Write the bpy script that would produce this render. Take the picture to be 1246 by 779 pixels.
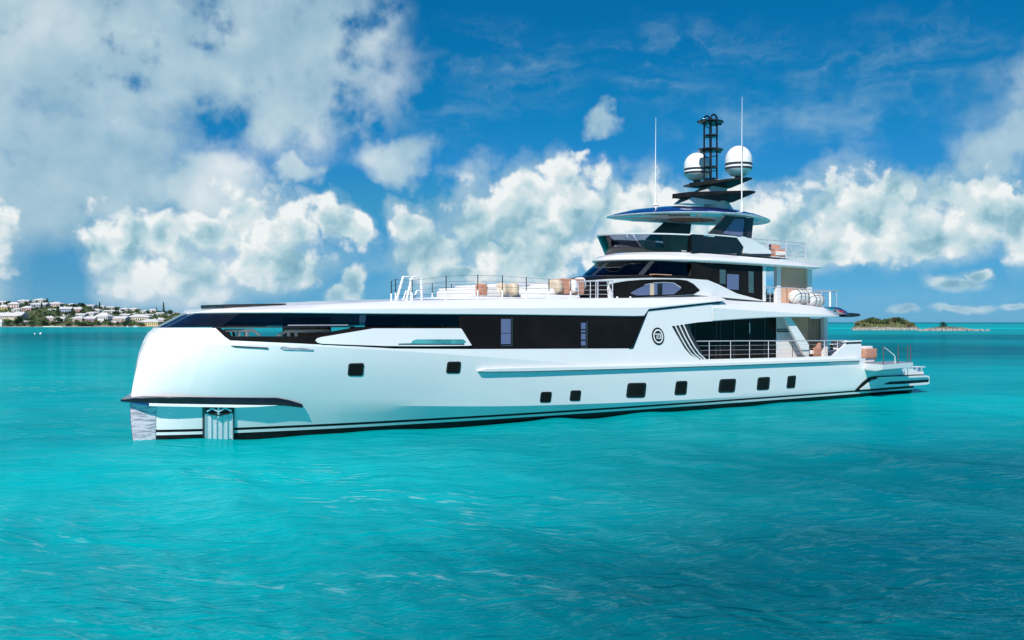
import bpy, bmesh, math, random
import numpy as np
from mathutils import Vector, noise as mnoise
for o in list(bpy.data.objects): bpy.data.objects.remove(o)
sc = bpy.context.scene
COL = sc.collection
R = math.radians
# ------------------------------------------------------------------ camera
F, H, CX, HY = 1246.0, 4.4, 623.0, 392.2
cam = bpy.data.cameras.new('camera'); camo = bpy.data.objects.new('camera', cam); COL.objects.link(camo)
camo.location = (0, 0, H); camo.rotation_euler = (R(90), 0, 0)
cam.sensor_width = 36; cam.lens = 36; cam.shift_y = 2.7/1246
cam.clip_start = 0.5; cam.clip_end = 60000
sc.camera = camo
sc.cycles.max_bounces = 6; sc.cycles.diffuse_bounces = 2; sc.cycles.glossy_bounces = 3; sc.cycles.transparent_max_bounces = 12
# ------------------------------------------------------------------ exposure
sc.view_settings.view_transform = 'Standard'; sc.view_settings.look = 'None'
sc.view_settings.gamma = 1; sc.view_settings.use_curve_mapping = False
sc.view_settings.exposure = 0.10
# ------------------------------------------------------------------ sun
SUN_EL = 39.0
sdx, sdy = -0.27, -0.963
SUN_AZ = math.atan2(sdx, sdy)
sl = bpy.data.lights.new('sun', 'SUN'); sl.energy = 4.6; sl.angle = R(0.55); sl.color = (1.0, 0.96, 0.90)
so = bpy.data.objects.new('sun', sl); COL.objects.link(so)
sd = Vector((sdx*math.cos(R(SUN_EL)), sdy*math.cos(R(SUN_EL)), math.sin(R(SUN_EL)))).normalized()
so.rotation_euler = (-sd).to_track_quat('-Z', 'Y').to_euler(); so.location = (-20, -30, 60)

# ------------------------------------------------------------------ node helper
class NT:
    def __init__(s, tree): s.t = tree; s.n = tree.nodes; s.l = tree.links
    def new(s, typ, **kw):
        n = s.n.new(typ)
        for k, v in kw.items(): setattr(n, k, v)
        return n
    def put(s, sock, v):
        if v is None: return
        if isinstance(v, bpy.types.NodeSocket): s.l.new(v, sock)
        else:
            if isinstance(v, (tuple, list)) and len(v) == 3 and sock.type == 'RGBA': v = (*v, 1)
            sock.default_value = v
    def m(s, op, a, b=None, c=None, clamp=False):
        n = s.n.new('ShaderNodeMath'); n.operation = op; n.use_clamp = clamp
        for i, v in enumerate((a, b, c)): s.put(n.inputs[i], v)
        return n.outputs[0]
    def vm(s, op, a, b=None, scale=None):
        n = s.n.new('ShaderNodeVectorMath'); n.operation = op
        s.put(n.inputs[0], a); s.put(n.inputs[1], b)
        if scale is not None: s.put(n.inputs[3], scale)
        return n.outputs['Value'] if op in ('LENGTH', 'DOT_PRODUCT', 'DISTANCE') else n.outputs[0]
    def noise(s, vec, scale, detail=4, rough=.5, dist=0.0, lac=2.0):
        n = s.n.new('ShaderNodeTexNoise')
        s.put(n.inputs['Vector'], vec); n.inputs['Scale'].default_value = scale
        n.inputs['Detail'].default_value = detail; n.inputs['Roughness'].default_value = rough
        n.inputs['Distortion'].default_value = dist; n.inputs['Lacunarity'].default_value = lac
        return n.outputs[0]
    def ss(s, x, a, b, lo=0.0, hi=1.0, typ='SMOOTHSTEP'):
        n = s.n.new('ShaderNodeMapRange'); n.interpolation_type = typ
        s.put(n.inputs[0], x)
        for i, v in enumerate((a, b, lo, hi)): n.inputs[i+1].default_value = v
        return n.outputs[0]
    def mix(s, f, a, b, blend='MIX'):
        n = s.n.new('ShaderNodeMix'); n.data_type = 'RGBA'; n.blend_type = blend
        s.put(n.inputs[0], f); s.put(n.inputs[6], a); s.put(n.inputs[7], b)
        return n.outputs[2]
    def comb(s, x, y, z):
        n = s.n.new('ShaderNodeCombineXYZ')
        for i, v in enumerate((x, y, z)): s.put(n.inputs[i], v)
        return n.outputs[0]
    def ramp(s, f, pts):
        n = s.n.new('ShaderNodeValToRGB'); e = n.color_ramp.elements
        while len(e) > 1: e.remove(e[-1])
        e[0].position = pts[0][0]; e[0].color = (*pts[0][1], 1)
        for p, c in pts[1:]:
            q = e.new(p); q.color = (*c, 1)
        s.put(n.inputs[0], f); return n.outputs[0]
# ------------------------------------------------------------------ world
world = bpy.data.worlds.new('World'); sc.world = world; world.use_nodes = True
world.cycles.sampling_method = 'MANUAL'; world.cycles.sample_map_resolution = 512
w = NT(world.node_tree); w.n.clear()
sky = w.new('ShaderNodeTexSky', sky_type='NISHITA'); sky.sun_disc = False
sky.sun_elevation = R(SUN_EL); sky.sun_rotation = SUN_AZ % (2*math.pi)
sky.air_density = 1.0; sky.dust_density = 0.25; sky.ozone_density = 2.5
tc = w.new('ShaderNodeTexCoord'); D = tc.outputs['Generated']
sep = w.new('ShaderNodeSeparateXYZ'); w.put(sep.inputs[0], D)
azd = w.m('DEGREES', w.m('ARCTAN2', sep.outputs[0], sep.outputs[1]))
eld = w.m('DEGREES', w.m('ARCSINE', sep.outputs[2]))
P2 = w.comb(azd, eld, 0.0)
def ae(px, py):
    a = math.atan((px-CX)/F); e = math.atan((HY-py)/F*math.cos(a)); return math.degrees(a), math.degrees(e)
PXD = 26.5/623     # about degrees per pixel
# warp by noise so that outlines billow
def ncol(vec, scale, detail, rough):
    n = w.n.new('ShaderNodeTexNoise'); w.put(n.inputs['Vector'], vec); n.inputs['Scale'].default_value = scale
    n.inputs['Detail'].default_value = detail; n.inputs['Roughness'].default_value = rough
    return n.outputs['Color']
def vor(vec, scale, sm=.6, detail=0):
    n = w.n.new('ShaderNodeTexVoronoi'); n.feature = 'F1'; w.put(n.inputs['Vector'], vec)
    n.inputs['Scale'].default_value = scale; n.inputs['Detail'].default_value = detail
    n.inputs['Roughness'].default_value = .55
    return n.outputs['Distance']
n_bil = w.noise(D, 15, 4, .58); n_big = w.noise(D, 5.0, 3, .55); n_fine = w.noise(D, 52, 4, .62)
wc1 = w.vm('SUBTRACT', ncol(D, 11, 3, .55), (.5, .5, .5)); wc2 = w.vm('SUBTRACT', ncol(D, 42, 3, .6), (.5, .5, .5))
warp = w.vm('ADD', w.vm('SCALE', wc1, None, 5.0), w.vm('SCALE', wc2, None, 1.9))
P0 = P2
P2 = w.vm('ADD', P2, w.vm('SCALE', warp, None, w.ss(eld, 1.0, 8.0, .3, 1.0)))
Dw = w.vm('ADD', D, w.vm('SCALE', wc2, None, .03))
v1 = vor(Dw, 24, .5, 1.5); 
OFF = (-.010, 0, .012)
v1o = vor(w.vm('ADD', Dw, OFF), 24, .5, 1.5)
def blobs(lst):
    f = None
    for (x, y, rx, ry) in lst:
        a, e = ae(x, y)
        mp = w.new('ShaderNodeMapping'); mp.vector_type = 'POINT'
        w.put(mp.inputs['Vector'], P2)
        sx, sy = 1/(rx*PXD), 1/(ry*PXD)
        mp.inputs['Location'].default_value = (-a*sx, -e*sy, 0); mp.inputs['Scale'].default_value = (sx, sy, 1)
        L = w.vm('LENGTH', mp.outputs[0])
        if f is None: f = L
        else:
            n = w.n.new('ShaderNodeMath'); n.operation = 'SMOOTH_MIN'; n.inputs[2].default_value = .12
            w.put(n.inputs[0], f); w.put(n.inputs[1], L); f = n.outputs[0]
    return f
# cumulus bank: many overlapping heaps
cum = [(125,300,26,42),(165,292,36,36),(210,292,38,34),(255,285,36,40),(300,275,52,46),(350,292,44,36),(415,284,30,24),
       (150,340,36,30),(240,336,60,34),(330,330,70,26),(425,345,16,22),(408,362,14,14),
       (497,265,26,22),(520,300,44,40),(575,280,52,54),(630,262,50,46),(680,240,32,44),(640,305,80,38),(560,330,60,14),(660,328,34,22),
       (700,270,34,40),(745,262,36,46),(790,245,34,42),(760,300,60,40),(830,270,40,36),(905,262,40,42),(950,262,40,40),
       (1000,255,42,40),(1048,258,44,46),(1084,240,30,34),(1110,275,52,44),(1165,255,46,50),(1205,245,40,46),(1246,262,50,50),(1300,260,60,56),
       (1000,300,90,22),(1130,303,80,18),(1165,346,30,8),(1190,336,16,7),(1105,378,16,4),(1170,377,28,4),(1236,376,12,3),(1370,262,60,60),(-60,310,60,60),(-160,300,70,70)]
fA = blobs(cum)
eA = w.m('ADD', fA, w.m('MULTIPLY', w.m('SUBTRACT', v1, .50), .85))
eA = w.m('ADD', eA, w.m('MULTIPLY', w.m('SUBTRACT', n_fine, .5), .5))
dA = w.m('MULTIPLY', w.ss(eA, 1.54, 1.12), w.ss(eld, .3, 3.2, .35, 1.0))
# high soft masses
soft = [(60,40,120,70),(180,70,150,100),(330,60,150,110),(400,40,90,80),(120,200,130,70),(50,240,110,60),(240,215,60,46),(20,60,90,60),
        (490,188,46,30),(370,215,34,20),(340,130,90,50),(1215,180,60,34),(1246,150,40,30),(1120,225,40,30),(725,158,26,16),(-120,150,150,180),(1400,150,160,80)]
fB = blobs(soft)
dB = w.ss(w.m('ADD', w.m('ADD', fB, w.m('MULTIPLY', w.m('SUBTRACT', n_big, .5), 1.9)), w.m('MULTIPLY', w.m('SUBTRACT', n_bil, .5), .7)), 1.55, .6)
dB = w.m('MAXIMUM', w.m('MULTIPLY', dB, .88), w.m('MULTIPLY', w.ss(w.m('ADD', fA, w.m('MULTIPLY', w.m('SUBTRACT', n_bil, .5), 1.6)), 1.7, .9), .55))
# wisps and haze veils
wis = blobs([(800,90,110,60),(600,90,130,70),(1050,150,130,50),(1100,80,170,60),(560,150,90,50),(900,150,100,40),(60,345,110,22),(650,350,200,18),(420,320,90,20),(1180,365,140,16),(860,60,160,40)])
rotv = w.new('ShaderNodeMapping'); w.put(rotv.inputs['Vector'], w.vm('ADD', P0, w.vm('SCALE', warp, None, .35)))
rotv.inputs['Rotation'].default_value = (0, 0, R(38)); rotv.inputs['Scale'].default_value = (.06, .36, 1)
n_w = w.noise(rotv.outputs[0], 1.0, 5, .62, .25)
dC = w.m('MULTIPLY', w.m('MULTIPLY', w.ss(wis, 1.25, .2), w.ss(n_w, .40, .80)), .50)
# light on the heaps: compare density toward the sun side
offv = w.vm('ADD', D, (-.012, 0, .016))
n_b2 = w.noise(offv, 15, 4, .58)
n_g2 = w.noise(w.vm('ADD', D, (-.03, 0, .04)), 5.0, 3, .55)
litA = w.m('ADD', .66, w.m('MULTIPLY', w.m('SUBTRACT', v1o, v1), .75))
litA = w.m('ADD', litA, w.m('MULTIPLY', w.m('SUBTRACT', n_b2, n_bil), .5))
litA = w.m('ADD', litA, w.m('MULTIPLY', w.m('SUBTRACT', n_g2, n_big), 1.0))
litA = w.m('ADD', litA, w.ss(fA, .2, 1.1, -.16, .26))
litA = w.m('ADD', litA, w.ss(eld, 1.5, 8, -.16, .14))
litB = w.m('ADD', .50, w.m('MULTIPLY', w.m('SUBTRACT', n_g2, n_big), 2.2))
litB = w.m('ADD', litB, w.m('MULTIPLY', w.m('SUBTRACT', n_b2, n_bil), 1.0))
colA = w.ramp(litA, [(0.0, (.17, .37, .50)), (.3, (.28, .49, .59)), (.6, (.50, .67, .73)), (.85, (.68, .77, .80)), (1.0, (.84, .88, .88))])
colB = w.ramp(litB, [(0.0, (.26, .45, .57)), (.5, (.44, .60, .68)), (1.0, (.74, .80, .82))])
# clear sky: Nishita, graded deeper blue
skc = w.mix(1.0, sky.outputs[0], (1,1,1), 'MULTIPLY') if 0 else w.mix(1.0, sky.outputs[0], w.ramp(w.m('DIVIDE', eld, 40.0), [(0, (.135, .385, .82)), (.02, (.12, .355, .75)), (.06, (.09, .32, .62)), (.105, (.084, .32, .56)), (.163, (.072, .35, .52)), (.22, (.045, .34, .58)), (.275, (.018, .345, .55)), (.33, (.010, .345, .54)), (.44, (.007, .34, .54)), (.8, (.02, .33, .62)), (1.0, (.05, .4, .8))]), 'MULTIPLY')
bgS = w.new('ShaderNodeBackground'); w.put(bgS.inputs[0], skc); bgS.inputs[1].default_value = .125
cc = w.mix(dC, (0, 0, 0), (.40, .58, .68))
c1 = w.mix(w.m('DIVIDE', dB, w.m('MAXIMUM', .001, 1.0)), (0, 0, 0), colB)
# composite clouds over sky with background shaders
bgC = w.new('ShaderNodeBackground'); w.put(bgC.inputs[0], (.42, .60, .70)); bgC.inputs[1].default_value = 1
bgB = w.new('ShaderNodeBackground'); w.put(bgB.inputs[0], colB); bgB.inputs[1].default_value = 1
bgA = w.new('ShaderNodeBackground'); w.put(bgA.inputs[0], colA); bgA.inputs[1].default_value = .96
def mixsh(f, a, b):
    n = w.new('ShaderNodeMixShader'); w.put(n.inputs[0], f); w.l.new(a, n.inputs[1]); w.l.new(b, n.inputs[2]); return n.outputs[0]
s1 = mixsh(dC, bgS.outputs[0], bgC.outputs[0]); s2 = mixsh(dB, s1, bgB.outputs[0]); s3 = mixsh(dA, s2, bgA.outputs[0])
wo = w.new('ShaderNodeOutputWorld'); w.l.new(s3, wo.inputs[0])

# ------------------------------------------------------------------ materials
def mat(name, col, rough=.5, metal=0, coat=0, spec=.5, fn=None):
    m = bpy.data.materials.new(name); m.use_nodes = True; n = NT(m.node_tree)
    b = n.n['Principled BSDF']
    b.inputs['Base Color'].default_value = (*col, 1); b.inputs['Roughness'].default_value = rough
    b.inputs['Metallic'].default_value = metal; b.inputs['Coat Weight'].default_value = coat
    b.inputs['Coat Roughness'].default_value = .04
    b.inputs['Specular IOR Level'].default_value = spec
    if fn: fn(n, b)
    return m
def vary(c2, scale, detail=4, lo=.35, hi=.7, rough=None, bump=0, bscale=None, stretch=None):
    def f(n, b):
        t = n.new('ShaderNodeTexCoord'); v = t.outputs['Object']
        if stretch: v = n.vm('MULTIPLY', v, stretch)
        nz = n.noise(v, scale, detail, .6)
        c = tuple(b.inputs['Base Color'].default_value)[:3]
        n.put(b.inputs['Base Color'], n.mix(n.ss(nz, lo, hi), c, c2))
        if rough: n.put(b.inputs['Roughness'], n.ss(nz, lo, hi, rough[0], rough[1]))
        if bump:
            bp = n.new('ShaderNodeBump'); bp.inputs['Strength'].default_value = bump; bp.inputs['Distance'].default_value = .05
            n.put(bp.inputs['Height'], n.noise(v, bscale or scale*3, 4, .6)); n.l.new(bp.outputs[0], b.inputs['Normal'])
    return f
def glassmat(name, tint, refl=1.5, mixf=.0):
    m = bpy.data.materials.new(name); m.use_nodes = True; n = NT(m.node_tree); n.n.clear()
    tr = n.new('ShaderNodeBsdfTransparent'); tr.inputs[0].default_value = (*tint, 1)
    gl = n.new('ShaderNodeBsdfGlossy'); gl.inputs['Roughness'].default_value = .01; gl.inputs[0].default_value = (.95, .97, 1, 1)
    fr = n.new('ShaderNodeFresnel'); fr.inputs[0].default_value = refl
    mx = n.new('ShaderNodeMixShader'); n.put(mx.inputs[0], n.m('ADD', fr.outputs[0], mixf, clamp=True))
    n.l.new(tr.outputs[0], mx.inputs[1]); n.l.new(gl.outputs[0], mx.inputs[2])
    o = n.new('ShaderNodeOutputMaterial'); n.l.new(mx.outputs[0], o.inputs[0]); return m
M = {}
M['white'] = mat('white_gelcoat', (.86, .845, .83), .2, coat=.6, fn=vary((.83, .82, .81), .35, 3, rough=(.18, .28)))
M['white_flat'] = mat('white_paint', (.84, .83, .82), .4)
M['hull'] = mat('hull_paint', (.86, .84, .835), .16, coat=.8, fn=vary((.82, .81, .81), .3, 3, rough=(.16, .26)))
M['black'] = mat('black_gloss', (.006, .007, .008), .06, coat=.5, fn=vary((.010, .011, .013), 1.2, 2, rough=(.05, .09)))
M['blackm'] = mat('black_satin', (.012, .013, .015), .3, fn=vary((.018, .02, .022), 3, 3))
M['silver'] = mat('silver_plate', (.88, .86, .88), .3, .15, fn=vary((.74, .72, .76), 5, 4, stretch=(3, 3, .5)))
M['bark_'] = mat('bronze_post', (.10, .07, .07), .4, fn=vary((.14, .10, .09), 4, 3))
M['boot'] = mat('antifouling_black', (.006, .007, .008), .45, spec=.15, fn=vary((.012, .013, .015), 2, 3))
M['band'] = mat('dark_glass_band', (.010, .0085, .008), .06, spec=.12, fn=vary((.014, .012, .011), .8, 2, rough=(.03, .06)))
M['charcoal'] = mat('charcoal_paint', (.03, .033, .037), .25, fn=vary((.042, .045, .05), 2, 3))
M['blue'] = mat('deep_blue_gloss', (.012, .03, .16), .07, coat=1, fn=vary((.016, .045, .22), 1.0, 2))
M['chrome'] = mat('polished_steel', (.84, .78, .81), .22, .45, fn=vary((.76, .71, .75), 6, 3, rough=(.16, .3)))
M['steel'] = mat('brushed_steel', (.80, .66, .70), .38, .35, fn=vary((.36, .33, .40), 5, 5, .47, .56, stretch=(.5, .5, 3.0), rough=(.25, .4), bump=.5, bscale=6))
M['teak'] = mat('teak', (.40, .25, .15), .6, fn=vary((.30, .18, .10), 6, 4, stretch=(.3, 6, 6)))
M['slat'] = mat('pale_wood', (.84, .47, .31), .6, fn=vary((.58, .34, .23), 3, 4, stretch=(7, 7, .4), bump=.4, bscale=9))
M['terra'] = mat('terracotta_fabric', (.58, .30, .21), .8, fn=vary((.47, .20, .12), 9, 3, bump=.3, bscale=40))
M['cream'] = mat('cream_fabric', (.66, .54, .40), .85, fn=vary((.58, .46, .33), 7, 3, bump=.3, bscale=30))
M['offw'] = mat('off_white_fabric', (.76, .74, .72), .85, fn=vary((.70, .67, .65), 7, 3, bump=.3, bscale=30))
M['lav'] = mat('blue_grey_gloss', (.13, .155, .27), .3, fn=vary((.12, .16, .30), 2, 2))  # blue-grey gloss shared by window panels and platform posts
M['brass'] = mat('champagne_trim', (.45, .40, .34), .3, .9, fn=vary((.38, .34, .3), 4, 2))
M['teal'] = mat('teal_frosted_glass', (.10, .42, .42), .15, fn=vary((.04, .24, .25), 2, 2))
M['under'] = mat('pale_glass_panel', (.78, .88, .90), .12, coat=.6, fn=vary((.55, .74, .80), .7, 2, .46, .54))
M['tint'] = glassmat('tinted_glass', (.13, .14, .16), 1.36, .008)
M['tint_light'] = glassmat('lightly_tinted_glass', (.58, .60, .70), 1.42, .02)
M['tint_blue'] = glassmat('blue_tinted_glass', (.03, .05, .14), 1.5, .02)
M['clear'] = glassmat('clear_glass', (.85, .93, .93), 1.45)
M['fabricg'] = mat('grey_deck', (.30, .32, .38), .7, fn=vary((.24, .26, .32), 4, 3))
M['red'] = mat('red_lens', (.6, .03, .02), .2, fn=vary((.5, .02, .02), 4, 2))
# ------------------------------------------------------------------ tagging
def tag(o, label=None, cat=None, group=None, kind=None):
    if label: o['label'] = label
    if cat: o['category'] = cat
    if group: o['group'] = group
    if kind: o['kind'] = kind
    return o
def empty(name, loc, rz=0, label=None, cat=None, group=None):
    o = bpy.data.objects.new(name, None); COL.objects.link(o); o.location = loc; o.rotation_euler = (0, 0, rz)
    o.empty_display_size = .3
    return tag(o, label, cat, group)
def finish(name, bm, mats, parent=None, ang=35, smooth=True):
    bmesh.ops.recalc_face_normals(bm, faces=bm.faces[:])
    if smooth:
        for f in bm.faces: f.smooth = True
        a = R(ang)
        for e in bm.edges:
            if len(e.link_faces) == 2:
                if e.link_faces[0].normal.angle(e.link_faces[1].normal, 0) > a: e.smooth = False
    me = bpy.data.meshes.new(name); bm.to_mesh(me); bm.free()
    for m in (mats if isinstance(mats, (list, tuple)) else [mats]): me.materials.append(m)
    o = bpy.data.objects.new(name, me); COL.objects.link(o)
    if parent: o.parent = parent
    return o
# ------------------------------------------------------------------ water
def build_water():
    rng = np.random.default_rng(7)
    ys = np.concatenate([np.arange(700, 60, -1.6), np.arange(60, 12, -.7)])
    r = F*H/ys
    r = np.concatenate([[1.0, 4.0], r, np.geomspace(r[-1]*1.05, 40000, 40)])
    th = np.concatenate([np.linspace(-180, -42, 70)[:-1], np.linspace(-42, -30, 60)[:-1], np.linspace(-30, 30, 900)[:-1], np.linspace(30, 42, 60)[:-1], np.linspace(42, 180, 70)[:-1]])
    T, Rr = np.meshgrid(np.radians(th), r)
    X = Rr*np.sin(T); Y = Rr*np.cos(T)
    Z = np.zeros_like(X); DX = np.zeros_like(X); DY = np.zeros_like(X)
    base = R(205)   # wind direction
    for i in range(90):
        L = math.exp(rng.uniform(math.log(.45), math.log(9.0)))
        k = 2*math.pi/L; a = base + rng.normal()*0.75
        kx, ky = k*math.cos(a), k*math.sin(a)
        A = .0030*L**.80*rng.uniform(.4, 1.2)
        ph = rng.uniform(0, 2*math.pi)
        # samples must resolve the wave: fade with distance
        samp = np.maximum(Rr*np.radians(60/900), Rr*Rr/(F*H)*1.6)
        fade = np.clip((L/samp-2.5)/3.0, 0, 1)
        arg = kx*X+ky*Y+ph
        Z += A*fade*np.cos(arg)
        DX -= .8*A*fade*np.sin(arg)*kx/k; DY -= .8*A*fade*np.sin(arg)*ky/k
    X = X+DX; Y = Y+DY
    nr, nt = X.shape
    v = np.stack([X.ravel(), Y.ravel(), Z.ravel()], 1).astype(np.float32)
    v = np.vstack([v, [[0, 0, 0]]]).astype(np.float32); c = len(v)-1
    i = np.arange(nr-1)[:, None]*nt; j = np.arange(nt)[None, :]; j2 = (np.arange(nt)[None, :]+1) % nt
    q = np.stack([i+j, i+nt+j, i+nt+j2, i+j2], -1).reshape(-1, 4)
    tri = np.stack([np.full(nt, c), np.arange(nt), (np.arange(nt)+1) % nt], 1)
    me = bpy.data.meshes.new('water')
    me.vertices.add(len(v)); me.vertices.foreach_set('co', v.ravel())
    li = np.concatenate([q.ravel(), tri.ravel()]).astype(np.int32)
    me.loops.add(len(li)); me.loops.foreach_set('vertex_index', li)
    nf = len(q)+len(tri)
    ls = np.concatenate([np.arange(len(q))*4, len(q)*4+np.arange(len(tri))*3]).astype(np.int32)
    me.polygons.add(nf); me.polygons.foreach_set('loop_start', ls)
    me.polygons.foreach_set('use_smooth', np.ones(nf, bool))
    me.update(calc_edges=True); me.validate()
    # flip if needed
    if me.polygons[0].normal.z < 0: me.flip_normals()
    o = bpy.data.objects.new('water', me); COL.objects.link(o); tag(o, kind='structure')
    m = bpy.data.materials.new('sea_water'); m.use_nodes = True; n = NT(m.node_tree); b = n.n['Principled BSDF']
    g = n.new('ShaderNodeNewGeometry'); P = g.outputs['Position']
    sp = n.new('ShaderNodeSeparateXYZ'); n.put(sp.inputs[0], P); x, y = sp.outputs[0], sp.outputs[1]
    # depth of the sea bed: shoals (bright) and weed beds (dark), at three sizes
    big = n.noise(n.vm('MULTIPLY', P, (.012, .020, 0)), 1.0, 3, .5)
    midn = n.noise(n.vm('MULTIPLY', P, (.07, .10, 0)), 1.0, 4, .55)
    sml = n.noise(n.vm('MULTIPLY', P, (.35, .5, 0)), 1.0, 4, .6)
    d = n.m('ADD', n.m('MULTIPLY', n.m('SUBTRACT', big, .5), 1.2), n.m('MULTIPLY', n.m('SUBTRACT', midn, .5), .9))
    d = n.m('ADD', d, n.m('MULTIPLY', n.m('SUBTRACT', sml, .5), .35))
    def blob(cx, cy, rx, ry, rot=0):
        mp = n.new('ShaderNodeMapping'); mp.vector_type = 'TEXTURE'; n.put(mp.inputs['Vector'], P)
        mp.inputs['Location'].default_value = (cx, cy, 0); mp.inputs['Scale'].default_value = (rx, ry, 1e6)
        mp.inputs['Rotation'].default_value = (0, 0, R(rot))
        return n.ss(n.vm('LENGTH', mp.outputs[0]), 1.0, .15)
    def add(v, k):
        nonlocal d; d = n.m('ADD', d, n.m('MULTIPLY', v, k))
    add(blob(5.5, 16, 11, 10), 1.15)          # deeper green in front
    add(blob(15, 27, 17, 16), .95)
    add(blob(60, 170, 90, 85), 1.05)       # weed bed toward the islet
    add(blob(150, 300, 120, 120), .9)
    add(blob(-10, 29, 15, 12), -.6)        # pale sand off the bow
    add(blob(-45, 72, 40, 40), -.30)
    add(blob(28, 55, 14, 12), -.45)
    add(blob(-120, 330, 220, 220), .8)
    add(blob(330, 760, 420, 130), -1.1)    # shoal round the islet
    add(blob(700, 1500, 500, 260), -.6)
    add(n.ss(y, 1200, 6000), .9)
    col = n.ramp(n.m('ADD', n.m('MULTIPLY', d, .34), .445), [(0, (.0, .60, .58)), (.3, (.0, .43, .435)), (.55, (.0, .26, .285)), (.8, (.0, .135, .165)), (1, (.0, .085, .115))])
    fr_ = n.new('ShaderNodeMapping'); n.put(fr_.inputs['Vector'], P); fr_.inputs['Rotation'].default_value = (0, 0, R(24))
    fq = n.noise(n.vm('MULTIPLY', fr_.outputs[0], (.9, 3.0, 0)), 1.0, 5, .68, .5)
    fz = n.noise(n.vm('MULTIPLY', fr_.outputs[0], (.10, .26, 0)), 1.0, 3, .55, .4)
    painted_glints = n.m('MULTIPLY', n.ss(fq, .56, .66), n.ss(fz, .46, .60))  # pale flecks of sky sparkle, painted into the water colour
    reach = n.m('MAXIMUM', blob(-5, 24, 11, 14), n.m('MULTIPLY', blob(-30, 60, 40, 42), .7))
    painted_glints = n.m('MULTIPLY', painted_glints, n.m('ADD', n.m('MULTIPLY', reach, .62), .0))
    n.put(b.inputs['Base Color'], n.mix(painted_glints, col, (.42, .66, .66)))
    b.inputs['Roughness'].default_value = .6; b.inputs['Specular IOR Level'].default_value = 0.0
    # ripples
    def ridge(vec, detail, dist):
        q = n.noise(vec, 1.0, detail, .55, dist)
        return n.m('POWER', n.m('SUBTRACT', 1.0, n.m('ABSOLUTE', n.m('MULTIPLY', n.m('SUBTRACT', q, .5), 3.2)), clamp=True), 1.6)
    rot = n.new('ShaderNodeMapping'); n.put(rot.inputs['Vector'], P); rot.inputs['Rotation'].default_value = (0, 0, R(-14))
    Q = rot.outputs[0]
    h1 = ridge(n.vm('MULTIPLY', Q, (.42, .85, .3)), 4, .6)
    h3 = ridge(n.vm('MULTIPLY', Q, (2.1, 4.2, .3)), 3, .4)
    h2 = n.noise(n.vm('MULTIPLY', Q, (.16, .30, 1)), 1.0, 4, .6, .5)
    patch = n.ss(n.noise(n.vm('MULTIPLY', P, (.05, .09, 0)), 1.0, 3, .5), .35, .68, .35, 1.35)
    bp = n.new('ShaderNodeBump'); bp.inputs['Strength'].default_value = 1.0; bp.inputs['Distance'].default_value = 1.0
    n.put(bp.inputs['Height'], n.m('ADD', n.m('MULTIPLY', n.m('ADD', n.m('MULTIPLY', h1, .10), n.m('MULTIPLY', h3, .017)), patch), n.m('MULTIPLY', h2, .38)))
    bq = n.new('ShaderNodeBump'); bq.inputs['Strength'].default_value = .5; bq.inputs['Distance'].default_value = 1.0; n.l.new(bp.inputs['Height'].links[0].from_socket, bq.inputs['Height']); n.l.new(bq.outputs[0], b.inputs['Normal'])
    gl = n.new('ShaderNodeBsdfGlossy'); gl.inputs['Roughness'].default_value = .05; gl.inputs[0].default_value = (.42, .88, 1, 1); n.l.new(bp.outputs[0], gl.inputs['Normal'])
    fr = n.new('ShaderNodeFresnel'); fr.inputs[0].default_value = 1.33; n.l.new(bp.outputs[0], fr.inputs['Normal'])
    mx = n.new('ShaderNodeMixShader'); n.put(mx.inputs[0], n.m('MINIMUM', n.m('MULTIPLY', fr.outputs[0], .85), .17))
    n.l.new(b.outputs[0], mx.inputs[1]); n.l.new(gl.outputs[0], mx.inputs[2])
    n.l.new(mx.outputs[0], n.n['Material Output'].inputs[0])
    me.materials.append(m)
    return o
build_water()
# ------------------------------------------------------------------ yacht frame
ANG = R(38.5); CA, SA = math.cos(ANG), math.sin(ANG); OX, OY = -14.0, 37.86
def W(s, t, z): return (OX+s*CA+t*SA, OY+s*SA-t*CA, z)
def unp(px, py, t):                      # pixel ray meets the upright lengthwise plane at half-breadth t
    u = (px-CX)/F
    d = ((-OX)*SA+OY*CA-t)/(CA-u*SA)
    X = u*d; dx, dy = X-OX, d-OY
    return dx*CA+dy*SA, H+(HY-py)/F*d
def unz(px, py, z):                      # pixel ray meets the level z
    d = (H-z)*F/(py-HY); X = (px-CX)/F*d; dx, dy = X-OX, d-OY
    return dx*CA+dy*SA, dx*SA-dy*CA
def unt(px, py, tf):
    if not callable(tf):
        s, z = unp(px, py, tf); return s, tf, z
    t = 3.8
    for _ in range(40):
        s, z = unp(px, py, t); t = t*.45+tf(s, z)*.55
    return s, t, z
def pch(pts):                            # smooth monotone curve through points
    xs = [p[0] for p in pts]; ys = [p[1] for p in pts]; n = len(xs)
    h = [xs[i+1]-xs[i] for i in range(n-1)]; dl = [(ys[i+1]-ys[i])/h[i] for i in range(n-1)]
    m = [0]*n; m[0], m[-1] = dl[0], dl[-1]
    for i in range(1, n-1):
        if dl[i-1]*dl[i] > 0:
            w1, w2 = 2*h[i]+h[i-1], h[i]+2*h[i-1]; m[i] = (w1+w2)/(w1/dl[i-1]+w2/dl[i])
    def f(x):
        if x <= xs[0]: return ys[0]
        if x >= xs[-1]: return ys[-1]
        i = 0
        while x > xs[i+1]: i += 1
        t = (x-xs[i])/h[i]
        return (ys[i]*(1+2*t)*(1-t)**2+h[i]*m[i]*t*(1-t)**2+ys[i+1]*t*t*(3-2*t)+h[i]*m[i+1]*t*t*(t-1))
    return f
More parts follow.
